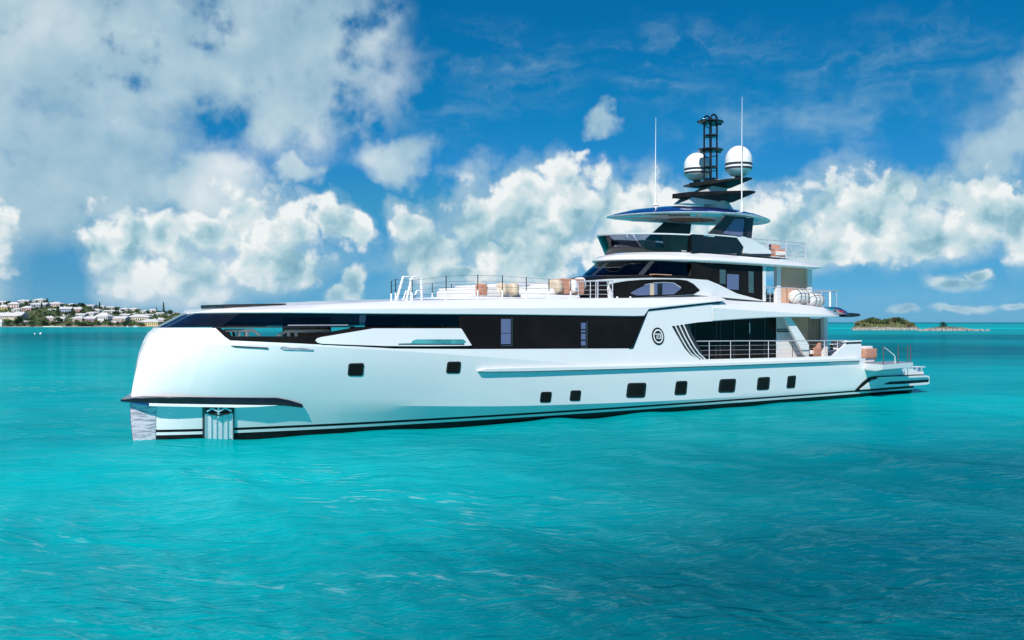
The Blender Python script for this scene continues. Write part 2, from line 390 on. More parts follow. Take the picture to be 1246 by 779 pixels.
def lin(pts):
    def f(x):
        if x <= pts[0][0]: return pts[0][1]
        for (a, b), (c, d) in zip(pts, pts[1:]):
            if x <= c: return b+(d-b)*(x-a)/(c-a) if c > a else d
        return pts[-1][1]
    return f
stem = pch([(-1.2, .35), (0, 0), (1.42, -.10), (2.32, .03), (2.94, .18), (3.58, .42), (4.04, .69), (4.22, .93), (4.44, 1.39), (4.61, 1.7), (4.75, 2.05), (5.2, 3.2)])
bW = pch([(0, 0), (.6, .42), (2, 1.05), (4.8, 1.85), (8, 2.45), (16, 3.25), (24, 3.7), (31, 3.93), (46.5, 4.0)])
bC = pch([(0, 0), (.5, .62), (1, 1.05), (2.5, 1.9), (5, 2.7), (8, 3.3), (12, 3.7), (16, 3.95), (24, 4.12), (46.5, 4.15)])
bK = pch([(0, 0), (.15, .75), (.5, 1.4), (1, 1.95), (2, 2.65), (4, 3.45), (7, 3.97), (11, 4.2), (16, 4.3), (46.5, 4.3)])
zC = pch([(0, 1.42), (5, 1.26), (16, .76), (28, .55), (46.5, .5)])
zK = pch([(0, 3.62), (4, 3.55), (8.5, 3.3), (16, 2.72), (21, 2.36), (25, 2.30), (46.5, 2.30)])
def fade(sp): return max(0.0, 1-sp/7)
def halfb(sp, z):
    c, k = zC(sp), zK(sp)
    if z <= 0: return bW(sp)*(1+.25*z)
    if z <= c:
        f = z/c; return bW(sp)+(bC(sp)-bW(sp))*f
    if z <= k:
        f = (z-c)/(k-c); return bC(sp)+(bK(sp)-bC(sp))*(1-(1-f)**1.45)
    return bK(sp)-.11*(z-k)*min(1, sp/2)
def sprime(s, z):
    sp = s
    for _ in range(12): sp = s-stem(z)*fade(sp)
    return max(0, sp)
def HB(s, z, off=0): return halfb(sprime(s, z), z)+off
def HBo(off): return lambda s, z: HB(s, z)+off
def V(s, t, z): return Vector((s, -t, z))
yacht = empty('motor_yacht', (OX, OY, 0), ANG, 'large white three deck motor yacht with black window bands lying broadside on turquoise water', 'yacht')

def strip(name, top, bot, tf, thick, m, n=10, nr=1, parent=None, both=False, smoothc=False, rowmat=None):
    """side-on panel between two pixel lines (functions of x), laid on the side surface tf with real thickness"""
    parent = parent or yacht
    x0 = max(top[0][0], bot[0][0]); x1 = min(top[-1][0], bot[-1][0])
    xs = sorted(set([x0+(x1-x0)*i/n for i in range(n+1)]+[p[0] for p in top+bot if x0 <= p[0] <= x1]))
    xs = [x for i, x in enumerate(xs) if i == 0 or x-xs[i-1] > .02]
    ft, fb = (pch(top), pch(bot)) if smoothc else (lin(top), lin(bot))
    outs = []
    for sg in ((1, -1) if both else (1,)):
        bm = bmesh.new(); G = []
        for x in xs:
            a, b_ = ft(x), fb(x)
            if b_-a < .05: b_ = a+.05
            c = []
            for r in range(nr+1):
                s, t, z = unt(x, a+(b_-a)*r/nr, tf)
                c.append((bm.verts.new(V(s, sg*t, z)), bm.verts.new(V(s, sg*(t-thick), z))))
            G.append(c)
        for i in range(len(G)-1):
            for r in range(nr):
                bm.faces.new((G[i][r][0], G[i+1][r][0], G[i+1][r+1][0], G[i][r+1][0]))
                bm.faces.new((G[i][r][1], G[i][r+1][1], G[i+1][r+1][1], G[i+1][r][1]))
            for r in (0, nr):
                bm.faces.new((G[i][r][0], G[i][r][1], G[i+1][r][1], G[i+1][r][0]))
        for i in (0, len(G)-1):
            for r in range(nr): bm.faces.new((G[i][r][0], G[i][r+1][0], G[i][r+1][1], G[i][r][1]))
        outs.append(finish(name, bm, m, parent, 30))
    return outs[0]
def loft(name, rings, m, parent=None, closed=True, cap=(True, True), ang=35, both=False):
    bm = bmesh.new(); VV = [[bm.verts.new(p) for p in r] for r in rings]; n = len(rings[0])
    for a, b in zip(VV, VV[1:]):
        for i in range(n if closed else n-1):
            j = (i+1) % n
            try: bm.faces.new((a[i], a[j], b[j], b[i]))
            except ValueError: pass
    for k, e in ((0, 0), (1, -1)):
        if cap[k] and closed:
            f = bm.faces.new(VV[e])
    bmesh.ops.remove_doubles(bm, verts=bm.verts[:], dist=1e-5)
    bmesh.ops.triangulate(bm, faces=[f for f in bm.faces if len(f.verts) > 4])
    return finish(name, bm, m, parent or yacht, ang)
def box_bm(bm, c, size, rz=0, bev=0):
    x, y, z = c; a, b, h = size[0]/2, size[1]/2, size[2]/2; cs, sn = math.cos(rz), math.sin(rz)
    v = [bm.verts.new((x+i*a*cs-j*b*sn, y+i*a*sn+j*b*cs, z+k*h)) for k in (-1, 1) for i, j in ((-1, -1), (1, -1), (1, 1), (-1, 1))]
    fs = [bm.faces.new([v[i] for i in q]) for q in ((3, 2, 1, 0), (4, 5, 6, 7), (0, 1, 5, 4), (1, 2, 6, 5), (2, 3, 7, 6), (3, 0, 4, 7))]
    if bev:
        es = list({e for f in fs for e in f.edges}); bmesh.ops.bevel(bm, geom=es, offset=bev, segments=3, affect='EDGES', profile=.6)
def box(name, c, size, m, parent=None, rz=0, bev=0):
    bm = bmesh.new(); box_bm(bm, c, size, rz, bev); return finish(name, bm, m, parent or yacht, 40)
def ybox(name, s0, s1, t0, t1, z0, z1, m, parent=None, bev=0):
    return box(name, ((s0+s1)/2, -(t0+t1)/2, (z0+z1)/2), (abs(s1-s0), abs(t1-t0), abs(z1-z0)), m, parent, 0, bev)
def tube_bm(bm, pts, r, n=8, r2=None):
    pts = [Vector(p) for p in pts]; rings = []
    for i, p in enumerate(pts):
        d = (pts[min(i+1, len(pts)-1)]-pts[max(i-1, 0)]).normalized()
        a = d.cross(Vector((0, 0, 1)));
        if a.length < .05: a = d.cross(Vector((1, 0, 0)))
        a.normalize(); b = d.cross(a); rr = r if r2 is None else r+(r2-r)*i/(len(pts)-1)
        rings.append([bm.verts.new(p+rr*(a*math.cos(2*math.pi*k/n)+b*math.sin(2*math.pi*k/n))) for k in range(n)])
    for a, b in zip(rings, rings[1:]):
        for k in range(n): bm.faces.new((a[k], a[(k+1) % n], b[(k+1) % n], b[k]))
    bm.faces.new(rings[0][::-1]); bm.faces.new(rings[-1])
def tube(name, pts, r, m, parent=None, n=8, r2=None):
    bm = bmesh.new(); tube_bm(bm, pts, r, n, r2); return finish(name, bm, m, parent or yacht, 50)
def lathe_bm(bm, prof, n=32, cx=0, cy=0):
    rings = [[bm.verts.new((cx+r*math.cos(2*math.pi*k/n), cy+r*math.sin(2*math.pi*k/n), z)) for k in range(n)] for r, z in prof]
    for a, b in zip(rings, rings[1:]):
        for k in range(n): bm.faces.new((a[k], a[(k+1) % n], b[(k+1) % n], b[k]))
    bm.faces.new(rings[0][::-1]); bm.faces.new(rings[-1])
def plan(sc_, a, B, send, n=40, p=2.0, aft=.4, q=2.0):
    """closed plan outline: rounded (super-elliptic) front, straight sides, soft corners aft"""
    pts = []
    for i in range(n+1):
        th = math.pi/2*(1-2*i/n)         # +90 port .. 0 nose .. -90 starboard
        c, s_ = abs(math.cos(th))**(2/p), abs(math.sin(th))**(2/q)
        pts.append((sc_-a*c, B*s_*(1 if th >= 0 else -1)))
    for k in range(1, 6): pts.append((sc_+(send-aft-sc_)*k/5, -B))
    for k in range(1, 6):
        th = math.pi/2*k/5; pts.append((send-aft+aft*math.sin(th), -B+aft*(1-math.cos(th))))
    for k in range(5, 0, -1):
        th = math.pi/2*k/5; pts.append((send-aft+aft*math.sin(th), B-aft*(1-math.cos(th))))
    for k in range(5, 0, -1): pts.append((sc_+(send-aft-sc_)*k/5, B))
    return pts
def ring(pl, z, ds=0): return [V(s+ds, t, z(s, t) if callable(z) else z) for s, t in pl]
#@@YACHT@@
# ================================================================== HULL
sps = [0, .04, .1, .2, .35, .55, .8, 1.1, 1.5, 2, 2.6, 3.3, 4, 5, 6, 7, 8, 9, 10, 11, 12.5, 14, 15, 16, 17, 18, 19, 20, 21]+[21+i*1.0 for i in range(1, 26)]+[46.5]
S_END = 46.5; S_DECK = 40.9
sa, _, za = unt(767, 424.2, HBo(-.0))
# top of the hull shell: bulwark line traced along the black band
tops = []
for px, py in [(197, 398), (262, 399), (279.8, 414.4), (369.6, 418.4), (430, 421.5), (480, 424.3), (574, 424.9), (767, 424.2)]:
    s, t, z = unt(px, py, HB); tops.append((sprime(s, z), z))
tops[0] = (0, tops[1][1])
S_PAN = tops[-1][0]
ftop = lin(tops)
def zT(sp):
    if sp <= S_PAN+.001: return ftop(sp)
    if sp <= S_DECK: return 2.42
    return 2.42 - .0*(sp-S_DECK)
def hull_grid(name, lines, mats, sp_list, matrow, parent=yacht):
    """lines: list of z(sp); builds both sides"""
    bm = bmesh.new()
    for sg in (1, -1):
        G = []
        for sp in sp_list:
            c = []
            for L in lines:
                z = L(sp); c.append(bm.verts.new(V(sp+stem(z)*fade(sp), sg*halfb(sp, z), z)))
            G.append(c)
        for i in range(len(G)-1):
            for r in range(len(lines)-1):
                f = bm.faces.new((G[i][r], G[i+1][r], G[i+1][r+1], G[i][r+1])); f.material_index = matrow[r]
        for i in (0, len(G)-1):
            pass
    bmesh.ops.remove_doubles(bm, verts=bm.verts[:], dist=.0005)
    return finish(name, bm, mats, parent, 14)
def mixl(a, b, f): return lambda sp: a(sp)*(1-f)+b(sp)*f
k0 = lambda c: (lambda sp: c)
spl = [x for x in sps if x < S_PAN-.1]+[S_PAN]+[x for x in sps if x > S_PAN+.3]
spl = sorted(set([round(x, 4) for x in spl]+[round(t[0], 4) for t in tops]))
lower = [k0(-1.1), k0(-.4), k0(.22), k0(.33), k0(.43), mixl(k0(.43), zC, .5), zC]
hull = hull_grid('hull', lower+[mixl(zC, zK, f) for f in (.12, .28, .46, .64, .82)]+[zK], [M['hull'], M['boot'], M['white']], [x for x in spl if x <= S_DECK]+[S_DECK],
                 [1, 1, 0, 1, 0, 0]+[0]*6)
hull_b = hull_grid('bulwark', [zK, mixl(zK, zT, .33), mixl(zK, zT, .66), zT], [M['white']], [x for x in spl if x <= S_PAN+.001], [0]*3)
# stern part of the hull (lower)
zS = lin([(S_DECK, 1.95), (43.5, 1.9), (S_END, 1.45)])
hull_grid('stern_hull', lower[:-1]+[k0(.9), mixl(k0(.9), zS, .5), zS], [M['hull'], M['boot'], M['white']], [S_DECK, 41.6, 42.3, 43, 44, 45, 46, S_END], [1, 1, 0, 1, 0, 0, 0, 0])
# closing sheets: transom, decks
loft('transom', [[V(S_END, t, -1.1) for t in (-3, -1, 1, 3)], [V(S_END, t, .9) for t in (-4.15, -1.5, 1.5, 4.15)], [V(S_END, t, 1.45) for t in (-4.15, -1.5, 1.5, 4.15)]], M['white'], closed=False)
ybox('deck_step', S_DECK-.1, S_DECK, -4.1, 4.1, 1.2, 2.35, M['white'])
def deck(name, s0, s1, z, ins, m, n=24):
    bm = bmesh.new(); A, B = [], []
    for i in range(n+1):
        s = s0+(s1-s0)*i/n; b = HB(s, z)-ins
        A.append(bm.verts.new(V(s, b, z))); B.append(bm.verts.new(V(s, -b, z)))
    for i in range(n): bm.faces.new((A[i], A[i+1], B[i+1], B[i]))
    return finish(name, bm, m, yacht)
deck('foredeck_floor', 2.0, 14.0, 3.55, .05, M['white_flat'])
deck('main_deck', 14, S_DECK, 2.33, .06, M['teak'])
deck('swim_deck', S_DECK, S_END, 1.40, .03, M['teak'])
# rub rail along the main deck edge
rtop = [(583, 451.6), (592, 449.2), (640, 447.8), (767, 445.2), (880, 441.8), (1046, 435.8)]
rbot = [(583, 452.0), (592, 452.4), (640, 451.8), (767, 448.6), (880, 444.9), (1046, 438.8)]
strip('rub_rail', rtop, rbot, HBo(.16), .18, M['white'], 40, 2)
strip('painted_rail_shade', [(x, y+.0) for x, y in rbot], [(x, y+.8) for x, y in rbot], HBo(.03), .06, M['charcoal'], 40)  # charcoal strip painted in as shade below the rub rail
# stem guard and bow plate
bm = bmesh.new()
for sg in (1, -1):
    G = []
    for sp in (0, .03, .08, .16, .3, .5, .68):
        G.append([bm.verts.new(V(sp*1.0+stem(z)*fade(sp)-.02, sg*(halfb(sp, z)+.02), z)) for z in (-.3, .2, .5, .8, 1.1, 1.4)])
    for a, b in zip(G, G[1:]):
        for r in range(5): bm.faces.new((a[r], b[r], b[r+1], a[r+1]))
bmesh.ops.remove_doubles(bm, verts=bm.verts[:], dist=.0005)
finish('stem_plate', bm, M['steel'], yacht, 30)
# spoiler wing along the chine
wo_ = pch([(-.46, 0), (-.38, .22), (-.25, .5), (0, .92), (.6, 1.38), (1.6, 1.82), (3, 2.36), (4.4, 2.80), (5.4, 2.92)])
def wing(name, rows, m, sl, outer=wo_):
    bm = bmesh.new()
    for sg in (1, -1):
        G = []
        for s in sl:
            c = []
            for (kind, k, z) in rows:
                zz = z(s) if callable(z) else z
                hb = HB(s, zz) if s > 0 else 0
                t = hb+(outer(s)-hb)*k
                c.append(bm.verts.new(V(s, sg*max(t, .01), zz)))
            G.append(c)
        for a, b in zip(G, G[1:]):
            for r in range(len(rows)-1): bm.faces.new((a[r], b[r], b[r+1], a[r+1]))
    bmesh.ops.remove_doubles(bm, verts=bm.verts[:], dist=.0005)
    return finish(name, bm, m, yacht, 25)
wl = [-.46, -.42, -.36, -.3, -.2, -.1, 0, .2, .45, .8, 1.2, 1.7, 2.3, 3, 3.7, 4.4, 4.9, 5.4]
zt_ = lambda s: 1.72-.15*max(0,.25-s)/.67-.035*max(0, s)-(.25*min(1, max(0, (s-4.6)/.8)))
zlip = lambda s: 1.475-.043*max(0, s)-(.10*min(1, max(0, (s-4.6)/.8)))+.06*max(0, -s)
zunder = lambda s: 1.42-.045*max(0, s)
wing('chine_spoiler', [(0, 0, zt_), (0, .8, lambda s: zt_(s)-.005), (0, 1.0, lambda s: zt_(s)-.05), (0, 1.0, lambda s: zlip(s)+.0)], M['black'], wl)
wing('spoiler_lip', [(0, 1.0, lambda s: zlip(s)+.0), (0, .99, lambda s: zlip(s)-.10*min(1, (4.5-s)/1.2)), (0, .5, lambda s: zunder(s)-.06), (0, 0, lambda s: zunder(s)-.07)], M['white'], [x for x in wl if .2 <= x <= 4.4])
wing('spoiler_tip', [(0, 1.0, lambda s: zlip(s)+.0), (0, .97, lambda s: zlip(s)+.02-.11*min(1, (s+.42)/.5)), (0, .5, lambda s: zunder(s)+.06-.12*min(1, (s+.42)/.5)), (0, 0, lambda s: zunder(s)+.06-.13*min(1, (s+.42)/.5))], M['blue'], [x for x in wl if x <= .2])
# anchor pocket
ap = strip('anchor_pocket', [(248.5, 493.2), (284, 494)], [(248.5, 535.8), (284, 534)], HBo(.05), .08, M['silver'], 6, 4)
for i in range(6):
    x = 250+i*6.5
    strip('pocket_rib', [(x, 503), (x+1.2, 503)], [(x, 535.2), (x+1.2, 535.2)], HBo(.085), .05, M['chrome'], 1, 4, parent=ap)
strip('pocket_shade', [(249.5, 494), (283, 494.6)], [(249.5, 503.5), (283, 502.6)], HBo(.075), .04, M['blackm'], 6, 2, parent=ap)  # black panel: dark mechanism with its shade painted in
an = empty('anchor', (0, 0, 0)); an.parent = yacht
def hp(px, py, off):
    s, t, z = unt(px, py, HBo(off)); return V(s, t, z)
tube('shank', [hp(266, 494, .13), hp(266, 508, .13)], .06, M['chrome'], an)
tube('fluke', [hp(252, 500.5, .15), hp(258, 497, .17), hp(266, 501, .17), hp(274, 496.5, .17), hp(281.5, 500, .15)], .045, M['chrome'], an)
tube('crown', [hp(254, 503.5, .14), hp(266, 505.2, .17), hp(280, 503, .14)], .035, M['blackm'], an)
strip('pocket_frame', [(247.3, 492.8), (248.8, 492.8)], [(247.3, 536), (248.8, 536)], HBo(.09), .1, M['charcoal'], 1, 4, parent=ap)
strip('pocket_frame', [(283.6, 494), (285.1, 494)], [(283.6, 534.5), (285.1, 534.5)], HBo(.09), .1, M['charcoal'], 1, 4, parent=ap)
# portholes
def quad(q, n=3, r=.18):
    """rounded quadrilateral as (top line, bottom line); q = TL, TR, BR, BL"""
    (ax, ay), (bx, by), (cx, cy), (dx, dy) = q
    P = [Vector(p) for p in q]; out = []
    for i in range(4):
        p, a, b = P[i], P[i-1], P[(i+1) % 4]
        rad = r*min((a-p).length, (b-p).length)*1.0
        A = p+(a-p).normalized()*rad; Bp = p+(b-p).normalized()*rad
        for k in range(n+1):
            t = k/n; out.append(A*(1-t)**2+p*2*t*(1-t)+Bp*t*t)
    return poly2lines(out)
def poly2lines(pts):
    n = len(pts); pts = [Vector(p) for p in pts]
    il = min(range(n), key=lambda i: pts[i].x); ir = max(range(n), key=lambda i: pts[i].x)
    def walk(a, b, st):
        o = [pts[a]]; i = a
        while i != b: i = (i+st) % n; o.append(pts[i])
        return o
    c1, c2 = walk(il, ir, 1), walk(il, ir, -1)
    def mono(c):
        o = []
        for p in c:
            if not o or p.x > o[-1][0]+.01: o.append((p.x, p.y))
        return o
    c1, c2 = mono(c1), mono(c2)
    m1, m2 = lin(c1)((pts[il].x+pts[ir].x)/2), lin(c2)((pts[il].x+pts[ir].x)/2)
    return (c1, c2) if m1 < m2 else (c2, c1)
ports = [[(424.4,442.3),(443.2,441.8),(441.9,457.7),(423.1,457.7)],[(544.6,440.2),(561.3,440),(559.8,454.6),(542.8,454.6)],
 [(658.4,477),(671.8,476.7),(670.2,490),(656.9,490)],[(694.7,475.2),(707.4,475),(706,488.1),(693.1,488.1)],
 [(764,466.2),(786.9,465.7),(785,484),(761.7,484.2)],[(822.9,463.9),(836.8,463.4),(835.2,480.5),(820.6,481)],
 [(876.1,461.5),(896.1,460.7),(894.1,477.6),(873.9,478)],[(922.4,459.3),(937.3,458.5),(935.9,474.4),(920.7,475.1)],
 [(958.8,457.6),(969,456.8),(967.3,472.2),(957.1,472.9)]]
for q in ports:
    a, b = quad(q)
    fr = strip('hull_window', a, b, HBo(.018), .05, M['blackm'], 6, 2)
    c = Vector((sum(p[0] for p in q)/4, sum(p[1] for p in q)/4))
    qi = [tuple(c+(Vector(p)-c)*.80) for p in q]
    a, b = quad(qi)
    strip('pane', a, b, HBo(.026), .02, M['band'], 6, 2, parent=fr)
# hawse slots beneath the bow opening
strip('mooring_slot', [(281.4, 421.0), (284, 420.8), (326.3, 423.0)], [(281.4, 421.2), (286, 422.6), (326.3, 424.6)], HBo(.03), .06, M['charcoal'], 8)
strip('mooring_slot', [(340.8, 422.8), (344, 422.0), (380.9, 424.6)], [(340.8, 423.2), (345, 425.6), (380.9, 426.6)], HBo(.03), .06, M['steel'], 8)
# ---- black glass band
sill_t = [(263, 398.6), (267.5, 398.7), (283, 409.4), (371, 409.4), (426, 399.6), (426.4, 381.5), (431, 381.6), (431.4, 397.6), (545, 398.2), (560, 399), (560.4, 382.4), (640, 383), (787.5, 384.6)]
sill_t = [(263, 398.6), (267.5, 398.7), (283, 409.4), (371, 409.4), (426, 399.6), (428, 397.8), (548, 397.8), (559, 398.2), (560, 382.2), (640, 382.6), (786, 384.6)]
sill_b = [(263, 399.2), (279.8, 414.8), (369.6, 418.8), (430, 421.8), (480, 424.6), (574, 425.2), (764, 424.6), (769, 422.5), (786, 386)]
strip('window_band', sill_t, sill_b, HBo(-.035), .08, M['band'], 70, 4)
# mirrored band on the far side: plain opening kept by only building the aft part
def mirror_of(o):
    m = o.data.copy(); 
    for v in m.vertices: v.co.y = -v.co.y
    m.flip_normals(); c = o.copy(); c.data = m; COL.objects.link(c); c.parent = o.parent; return c
band = [o for o in yacht.children if o.name == 'window_band'][0]; 
# bow glass wrapping round the stem
def zslab(sp): return 4.76
zg0 = lin([(0, 4.20), (2, 4.25), (10, 4.27), (30, 4.27)])
def bowglass(name, s0, s1, zlo, zhi, off, m, sides=(1, -1), n=30):
    bm = bmesh.new()
    for sg in sides:
        G = []
        for i in range(n+1):
            sp = s0+(s1-s0)*(i/n)**(1.8 if s0 == 0 else 1)
            c = []
            for r in range(5):
                z = zlo(sp)+(zhi(sp)-zlo(sp))*r/4
                c.append(bm.verts.new(V(sp+stem(z)*fade(sp)+.03*(sp < .1), sg*max(.0, halfb(sp, z)+off), z)))
            G.append(c)
        for a, b in zip(G, G[1:]):
            for r in range(4): bm.faces.new((a[r], b[r], b[r+1], a[r+1]))
    bmesh.ops.remove_doubles(bm, verts=bm.verts[:], dist=.001)
    return finish(name, bm, m, yacht, 40)
sA = sprime(*[unt(262, 399, HB)[i] for i in (0, 2)]); sB = sprime(*[unt(426, 399, HB)[i] for i in (0, 2)]); sC = sprime(*[unt(559, 398, HB)[i] for i in (0, 2)])
bowglass('bow_glass', 0, sA+.15, zg0, zslab, -.04, M['black'])
bowglass('side_glass', sA+.15, sB, zg0, zslab, -.04, M['tint'], (1,))
bowglass('side_glass', sA+.15, sB, zg0, zslab, -.04, M['tint'], (-1,))
bowglass('side_glass', sB, sC, zg0, zslab, -.04, M['tint'], (1,))
bowglass('side_glass', sB, sC, zg0, zslab, -.04, M['tint'], (-1,))
bowglass('glass_sill', sA-.1, sB+.2, lambda s: zg0(s)-.055, lambda s: zg0(s)-.005, .0, M['blackm'])
bowglass('sill_trim', sA+2.6, sB-.1, lambda s: zg0(s)+.02, lambda s: zg0(s)+.045, .01, M['chrome'], (1,))
ybox('bulkhead', 13.8, 14.0, -3.9, 3.9, 2.3, 4.75, M['blackm'])
# white wing insert
strip('wing_panel', [(385, 414.6), (387, 411.8), (392, 410.2), (455, 399.7), (560.5, 399.7), (562, 400.8), (573, 418.6), (574, 420)], [(385, 415.0), (387, 417.2), (392, 418.4), (470, 421.2), (520, 421.4), (571, 420.8), (574, 420.2)], HBo(.05), .12, M['white'], 40, 3)
fb_o = strip('window_band', [(566, 383), (786, 384.6)], [(566, 425), (764, 424.6), (769, 422.5), (786, 386)], HBo(-.035), .08, M['band'], 20, 4)
for v in fb_o.data.vertices: v.co.y = -v.co.y
fb_o.data.flip_normals()
strip('wing_recess', [(485, 418.2), (500, 417.6), (503, 414.2), (507, 413), (564, 413), (567, 415.5)], [(485, 418.8), (503, 418.6), (563.7, 418.8), (567, 416.5)], HBo(.056), .02, M['teal'], 16)
strip('recess_lip', [(485, 418.4), (565, 418.5)], [(485, 419.4), (565, 419.5)], HBo(.065), .04, M['charcoal'], 12)
# windows in the band
for (x0, x1, y0, y1, xm) in ((609.8, 621.4, 388.3, 418.8, 405.0), (707.2, 712.6, 393.0, 420.5, None)):
    sw = strip('cabin_window', [(x0, y0), (x1, y0)], [(x0, y1), (x1, y1)], HBo(-.028), .02, M['lav'], 3)
    strip('frame', [(x1+1.4, y0-2), (x1+2.0, y0-2)], [(x1+1.4, y1+2.4), (x1+2.0, y1+2.4)], HBo(-.025), .02, M['brass'], 1, parent=sw)
    strip('frame', [(x0, y1+1.8), (x1+2, y1+1.8)], [(x0, y1+2.4), (x1+2, y1+2.4)], HBo(-.025), .02, M['brass'], 2, parent=sw)
    for ym in ((405.2,) if xm else (400.5, 404.5, 413.2)):
        strip('mullion', [(x0, ym), (x1, ym)], [(x0, ym+(.6 if xm else 1.6)), (x1, ym+(.6 if xm else 1.6))], HBo(-.022), .02, M['blackm'], 2, parent=sw)
# ---- slab over the side deck (upper deck edge), bow to the piping step
yb = [(226, 381.6), (245, 381.4), (345, 381.2), (430, 382), (640, 383.4), (780, 385.3), (784, 384.8), (788.5, 376.6), (867, 368.0), (882, 366.4)]
ym_ = [(226, 381.2), (245, 379.2), (300, 377.3), (400, 375.2), (520, 374.6), (640, 374.4), (780, 373.6), (788.5, 373.0), (867, 366.0), (882, 364.5)]
yt_ = [(226, 380.8), (245, 376.8), (300, 374.2), (350, 372.0), (430, 368.3), (475, 366.3), (560, 364.4), (640, 363.2), (780, 362.6), (840, 361.6), (882, 360.6)]
def traced(line, off):
    o = []
    for x, y in line:
        s, t, z = unt(x, y, HBo(off)); o.append((s, z))
    return lin(sorted(o))
fb_, fm_, ft_ = traced(yb, .0), traced(ym_, .02), traced(yt_, -.35)
S_SL = unt(785, 380, HBo(0))[0]; S_OV = unt(866, 368, HBo(0))[0]; S_SE = unt(881, 364, HBo(0))[0]
def slabring(s):
    zb, zm, zt = fb_(s), fm_(s), ft_(s)
    sp = max(0, s-2.02)
    base = HB(s, 4.75)
    b = base
    pts = [(b-.5, zb+.0), (b-.02, zb), (b+.03, zb+.03), (b+.03, zm-.03), (b+.0, zm), (b-.36*min(1, sp/1.5), zt-.02), (b-.42*min(1, sp/1.5), zt), (0, zt+.10*min(1, sp/3))]
    pts = [(max(0.0, t), z) for t, z in pts]
    full = [V(s, t, z) for t, z in pts]+[V(s, -t, z) for t, z in pts[-2::-1]]
    return full
ss_ = [1.99, 2.03, 2.08, 2.15, 2.25, 2.4, 2.6, 2.85, 3.2, 3.7, 4.3, 5, 6, 7, 8, 9, 10, 11, 12, 14, 16, 18, 20, 22, unt(783.5, 384, HBo(0))[0], unt(788.5, 377, HBo(0))[0], 24.2, 25, 26, S_OV, S_SE]
loft('upper_deck_slab', [slabring(s) for s in ss_], M['white'], ang=22)
# ---- white side panel aft of the band with the side deck opening
upan = HBo(.004)
z_k = 2.42
pa_t = [(767, 424.2), (770.5, 422), (787.5, 378.6), (868, 369.8), (872, 368.4), (881, 367.0), (905, 366.5)]
pa_b = [(767, 446.8), (817, 445.2), (829.5, 444.8), (850.5, 444.0)]
strip('side_panel', [(767, 424.2), (770.5, 422), (787.5, 378.6), (817.4, 375.2)], [(767, 446.8), (817.4, 445.2)], upan, .15, M['white'], 14, 8, both=True)
strip('side_panel', [(817.4, 375.2), (866.3, 370.0)], [(817.4, 397), (850, 392.2), (866.3, 390.9)], upan, .15, M['white'], 14, 3, both=True)
strip('side_panel', [(817.4, 397.2), (833, 424), (840, 432), (850.5, 437.6)], [(817.4, 445.2), (850.5, 444)], upan, .15, M['white'], 14, 4, both=True)
strip('side_panel', [(850.5, 437.5), (945, 435.4), (1010, 433.4), (1014, 433), (1032, 416.6), (1048, 415.6)], [(850.5, 444), (945, 440.8), (1048, 437.6)], upan, .15, M['white'], 24, 3, both=True)
strip('bulwark_trim', [(1030, 417.4), (1034, 416.2), (1048, 415.8)], [(1030, 419.2), (1034, 418.6), (1048, 418.2)], HBo(.012), .03, M['blackm'], 4)
strip('bulwark_cap', [(1030, 415.0), (1048.5, 414.2)], [(1030, 416.5), (1048.5, 415.8)], HBo(.05), .3, M['white'], 4)
# piping
strip('black_piping', [(766, 423.2), (770, 421.2), (786.4, 378.4), (788, 376.6), (866.5, 367.6), (871, 364.8), (880, 364.6)], [(766, 424.6), (770.6, 424), (788.6, 378.9), (790, 378.4), (868, 369.8), (875.6, 369.2), (880, 366)], HBo(.035), .08, M['black'], 30)
# emblem
def disc(name, px, py, r, off, m, parent=None, r_in=0, n=32):
    s0, t0, z0 = unt(px, py, HBo(0)); bm = bmesh.new()
    def P(rr, k, o): 
        s = s0+rr*math.cos(2*math.pi*k/n); z = z0+rr*math.sin(2*math.pi*k/n); return V(s, HB(s, z)+o, z)
    A = [bm.verts.new(P(r, k, off)) for k in range(n)]; A2 = [bm.verts.new(P(r, k, off-.03)) for k in range(n)]
    for k in range(n): bm.faces.new((A[k], A[(k+1) % n], A2[(k+1) % n], A2[k]))
    if r_in:
        B = [bm.verts.new(P(r_in, k, off)) for k in range(n)]
        for k in range(n): bm.faces.new((A[k], A[(k+1) % n], B[(k+1) % n], B[k]))
    else: bm.faces.new(A)
    return finish(name, bm, m, parent or yacht)
em = disc('emblem', 800.4, 409.2, .42, .03, M['blackm'])
disc('emblem_ring', 800.4, 409.2, .335, .036, M['white_flat'], em, .265)
s0, t0, z0 = unt(800.4, 409.2, HBo(0))
def eb(a, b, c, d): # little bar of the letter, in metres from the centre
    ybox('letter_stroke', s0+a, s0+b, HB(s0, z0)+.03, HB(s0, z0)+.046, z0+c, z0+d, M['white_flat'], em)
eb(-.21, .20, .075, .125); eb(.15, .20, -.08, .125); eb(-.13, .20, -.125, -.075); eb(-.13, -.085, -.125, .03); eb(-.13, .08, -.01, .03)
# slanted louvre with three white blades at the front of the side deck
lo = strip('louvre_screen', [(817.4, 397), (836, 394.4), (845, 412), (858, 437)], [(817.4, 397.4), (833, 424), (841, 432.6), (850, 437.2), (858, 437.4)], HBo(-.06), .06, M['charcoal'], 24, 2)
for dx in (0, 4.9, 9.9):
    pts = [(821.5+dx, 396.4-dx*.16), (828+dx, 409.5), (835+dx, 422), (841+dx, 430.5), (850+dx*.8, 437.0)]
    tube('louvre_blade', [hp(x, y, -.01) for x, y in pts], .035, M['white_flat'], lo)
